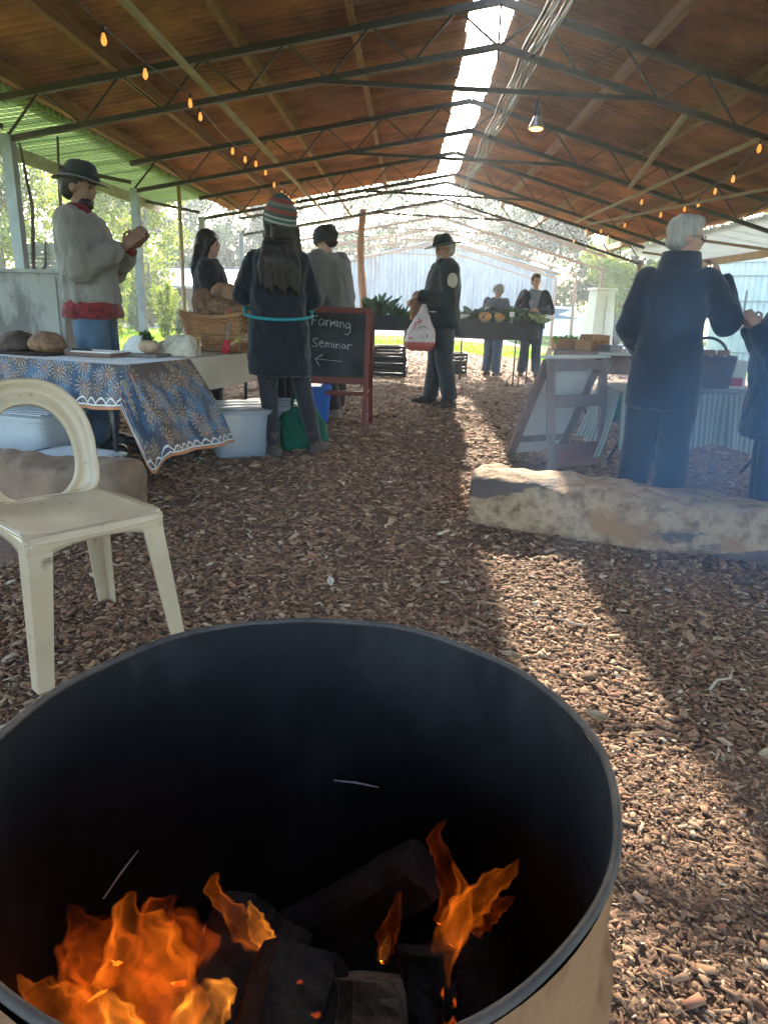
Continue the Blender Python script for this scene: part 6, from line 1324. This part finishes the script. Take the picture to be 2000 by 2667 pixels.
def open_jacket(t, j, ln, mat):
    mb = MB()
    for s_ in (-1, 1): mb.rings([(*ln((s_ * .115, -.01, z))[:2], z, rx, ry) for z, rx, ry in ((.84, .10, .165), (1.0, .10, .16), (1.2, .10, .16), (1.36, .10, .14), (1.45, .06, .085))], 16, 2.4)
    mb.rings([(*ln((0, -.08, z))[:2], z, rx, ry) for z, rx, ry in ((.84, .17, .09), (1.1, .17, .085), (1.38, .16, .07), (1.47, .09, .05))], 16, 2.4)
    for s_ in 'RL':
        sh, el, wr = j['sh' + s_], j['el' + s_], j['wr' + s_]; wr = lerp3(el, wr, .92); mb.ball(sh, .072); mb.ball(el, .07); mb.tube([sh, lerp3(sh, el, .5), el, wr], [.072, .072, .07, .055], 12)
    remesh(mb, 'jacket', mat, t, .013, 3, (.010, (7, 7, 4), 5))
open_jacket(t, j, ln, cloth('navy_shell_jacket', (.014, .022, .036), (.02, .03, .046)))
mb = MB(); mb.ball((0, -.07, 1.45), (.10, .06, .06)); mb.tube([(-.09, 0, 1.46), (-.06, .09, 1.40), (-.045, .13, 1.28)], [.035, .03, .02], 8); mb.tube([(.09, 0, 1.46), (.06, .09, 1.40), (.045, .13, 1.28)], [.035, .03, .02], 8); remesh(mb, 'teal_hood', cloth('teal_fleece', (.08, .20, .24), (.06, .16, .2)), t, .012, 2)
hair(t, Hm, 'short', brown_hair, 13)
# --- man in navy coat at the right
t, j, Hm, ln = person('grey-haired man with spectacles in long navy coat at the right seen from behind', (1.50, 4.22, gz(1.5)), -28, 1.68,
    dict(shR=(.165, -.01, 1.39), shL=(-.165, -.01, 1.39), elR=(.285, .14, 1.17), wrR=(.20, .20, 1.42), elL=(-.235, -.0, 1.12), wrL=(-.17, .16, .96), ankR=(.11, -.0, .08), ankL=(-.12, .02, .08)), SKIN2, {'R': ((-.4, .1, .9), (-.6, .1, -.4), .8)}, (-60, -4), (.0, .02))
trousers(t, j, cloth('navy_trousers', (.010, .015, .024), (.014, .02, .03)), .115, .098, .092); shoes(t, j, boot_dark, .12)
navy2 = cloth('navy_overcoat', (.007, .011, .020), (.010, .016, .028), 6, .25, 120)
top(t, j, ln, navy2, .66, (.205, .18), .022, (.08, .084, .066), 1.545, (.088, .084), name='coat', fold=.010)
MB().lathe([(.10, 1.47), (.098, 1.555), (.106, 1.55), (.125, 1.46)], 28, (0, -.01, 0)).build('collar', navy2, t, True)
hair(t, Hm, 'short', grey_hair, 15); glasses(t, Hm)
# --- person with the phone at the right edge
t, j, Hm, ln = person('person in long blue jacket at the right edge holding up a phone', (2.2, 4.22, gz(2.2)), 72, 1.50,
    dict(elR=(.24, .08, 1.12), wrR=(.06, .26, 1.33), elL=(-.22, .08, 1.12), wrL=(-.08, .24, 1.34), ankR=(.12, 0, .08), ankL=(-.12, 0, .08)), SKIN2, {'R': ((-.2, .6, .75), (-1, .2, 0), .6), 'L': ((.2, .6, .75), (1, .2, 0), .6)}, (0, -14), (0, .02))
trousers(t, j, cloth('dark_blue_trousers', (.02, .03, .05)), .11, .09, .08); shoes(t, j, boot_dark, .12)
top(t, j, ln, cloth('mid_blue_jacket', (.010, .024, .05), (.015, .03, .06)), .62, (.27, .23), .07, (.115, .10, .068), 1.5, (.085, .08), name='jacket', belly=.05)
hair(t, Hm, 'short', brown_hair, 17)
ph = thing('mobile_phone', 'pale mobile phone held up at the right edge', 'phone', (1.925, 4.30, 1.06), R(66)); MB().box((0, 0, .075), (.074, .009, .15)).build('phone_body', M('phone_case', (.5, .5, .5), .3), ph, bevel=.003); MB().box((0, -.006, .075), (.066, .002, .138)).build('screen', M('phone_screen', (.06, .07, .08), .1, spec=.7), ph)
# ================================================================== AIR
def vol_mat(name, col, dens, aniso, ns=None):
    m = bpy.data.materials.new(name); m.use_nodes = True; N = m.node_tree.nodes; N.clear(); L = m.node_tree.links
    v = N.new('ShaderNodeVolumePrincipled'); v.inputs['Color'].default_value = (*col, 1); v.inputs['Density'].default_value = dens; v.inputs['Anisotropy'].default_value = aniso
    o = N.new('ShaderNodeOutputMaterial'); L.new(v.outputs[0], o.inputs['Volume'])
    if ns:                                            # drifting wisps fading towards the edges of the plume
        sc_, lo, hi = ns; tc = N.new('ShaderNodeTexCoord'); g = N.new('ShaderNodeNewGeometry'); n = N.new('ShaderNodeTexNoise'); n.inputs['Scale'].default_value = sc_; n.inputs['Detail'].default_value = 3; n.inputs['Distortion'].default_value = .6
        r = N.new('ShaderNodeMapRange'); r.inputs[1].default_value = lo; r.inputs[2].default_value = hi; L.new(g.outputs['Position'], n.inputs['Vector']); L.new(n.outputs['Fac'], r.inputs[0])
        gr = N.new('ShaderNodeTexGradient'); gr.gradient_type = 'SPHERICAL'; L.new(tc.outputs['Object'], gr.inputs[0])
        f = N.new('ShaderNodeMapRange'); f.inputs[1].default_value = .0; f.inputs[2].default_value = .45; L.new(gr.outputs['Fac'], f.inputs[0])
        a = N.new('ShaderNodeMath'); a.operation = 'MULTIPLY'; L.new(r.outputs[0], a.inputs[0]); L.new(f.outputs[0], a.inputs[1])
        b = N.new('ShaderNodeMath'); b.operation = 'MULTIPLY'; b.inputs[1].default_value = dens; L.new(a.outputs[0], b.inputs[0]); L.new(b.outputs[0], v.inputs['Density'])
    return m
hz_ = MB().box((0, 22, 4.6), (80, 72, 13.4)).build('haze', vol_mat('smoky_air', (.80, .88, 1.0), .0021, .6)); kind(hz_, 'stuff'); tag(hz_, 'thin smoky haze filling the air of the whole place', 'haze')
sm = MB().ball((0, 0, 0), 1.0, 24, 16).build('smoke', vol_mat('wood_smoke', (.22, .50, 1.0), .28, .3, (1.5, .36, .68))); sm.location = (1.95, 3.2, .5); sm.scale = (1.5, 1.5, 1.15); sm.rotation_euler = (0, 0, R(-30))
kind(sm, 'stuff'); tag(sm, 'blue wood smoke drifting over the log at the right', 'smoke')

# ================================================================== LITTER ON THE MULCH
dl = M('dead_leaf', (.36, .27, .17), .8, (.24, .17, .10), 20, 4, space='obj'); gl_ = M('green_leaf', (.10, .16, .06), .6); twg = M('bleached_twig', (.36, .30, .23), .85)
for i, (x, y, s_, rz, lb, m_) in enumerate(((.80, 1.15, .055, 20, 'large curled dead leaf at the right border near the drum', dl), (.98, 1.62, .045, 110, 'pale dead leaf on the sunlit mulch', dl), (.55, 1.72, .04, 70, 'small dead leaf beside the drum in the sun', dl), (-.28, 2.62, .035, 10, 'whitish leaf on the shaded mulch behind the drum', M('pale_leaf', (.55, .5, .42), .8)), (.22, 1.86, .035, 40, 'green leaf fallen just behind the drum rim', gl_), (-.42, 1.78, .035, 140, 'green sprig lying left behind the drum', gl_), (.36, 2.05, .04, 80, 'brown leaf right of the drum rim in the shade', dl))):
    mb = MB()
    def fn(u, v, s_=s_): a = (u - .5) * 2; b = (v - .5) * 2; wd = .42 * s_ * (1 - abs(b) ** 1.7); return (a * wd, b * s_, .35 * s_ * a * a * (1 - abs(b)) + .22 * s_ * b * b)
    mb.grid(fn, 6, 10); o = mb.build('fallen_leaf', m_, None, True, thick=.0008); o.location = (x, y, zg(x, y) + .022); o.rotation_euler = (R(12), R(-8), R(rz)); tag(o, lb, 'leaf', 'leaves lying on the mulch')
for i, (x, y, ln_, rz, lb) in enumerate(((1.02, 2.0, .16, 40, 'bleached twig on the mulch at the right border'), (-.72, 3.15, .12, 110, 'short twig on the mulch near the table leg'), (.62, 2.35, .10, 160, 'thin twig below the log in the sun patch'), (-.98, 1.52, .13, 30, 'twig on the mulch by the chair leg'))):
    o = MB().tube([(-ln_ / 2, 0, 0), (-ln_ * .1, .012, .006), (ln_ * .2, -.006, .004), (ln_ / 2, .01, .012)], [.0045, .004, .0032, .0015], 6).build('twig', twg, None, True); o.location = (x, y, zg(x, y) + .022); o.rotation_euler = (0, 0, R(rz)); tag(o, lb, 'twig', 'twigs lying on the mulch')
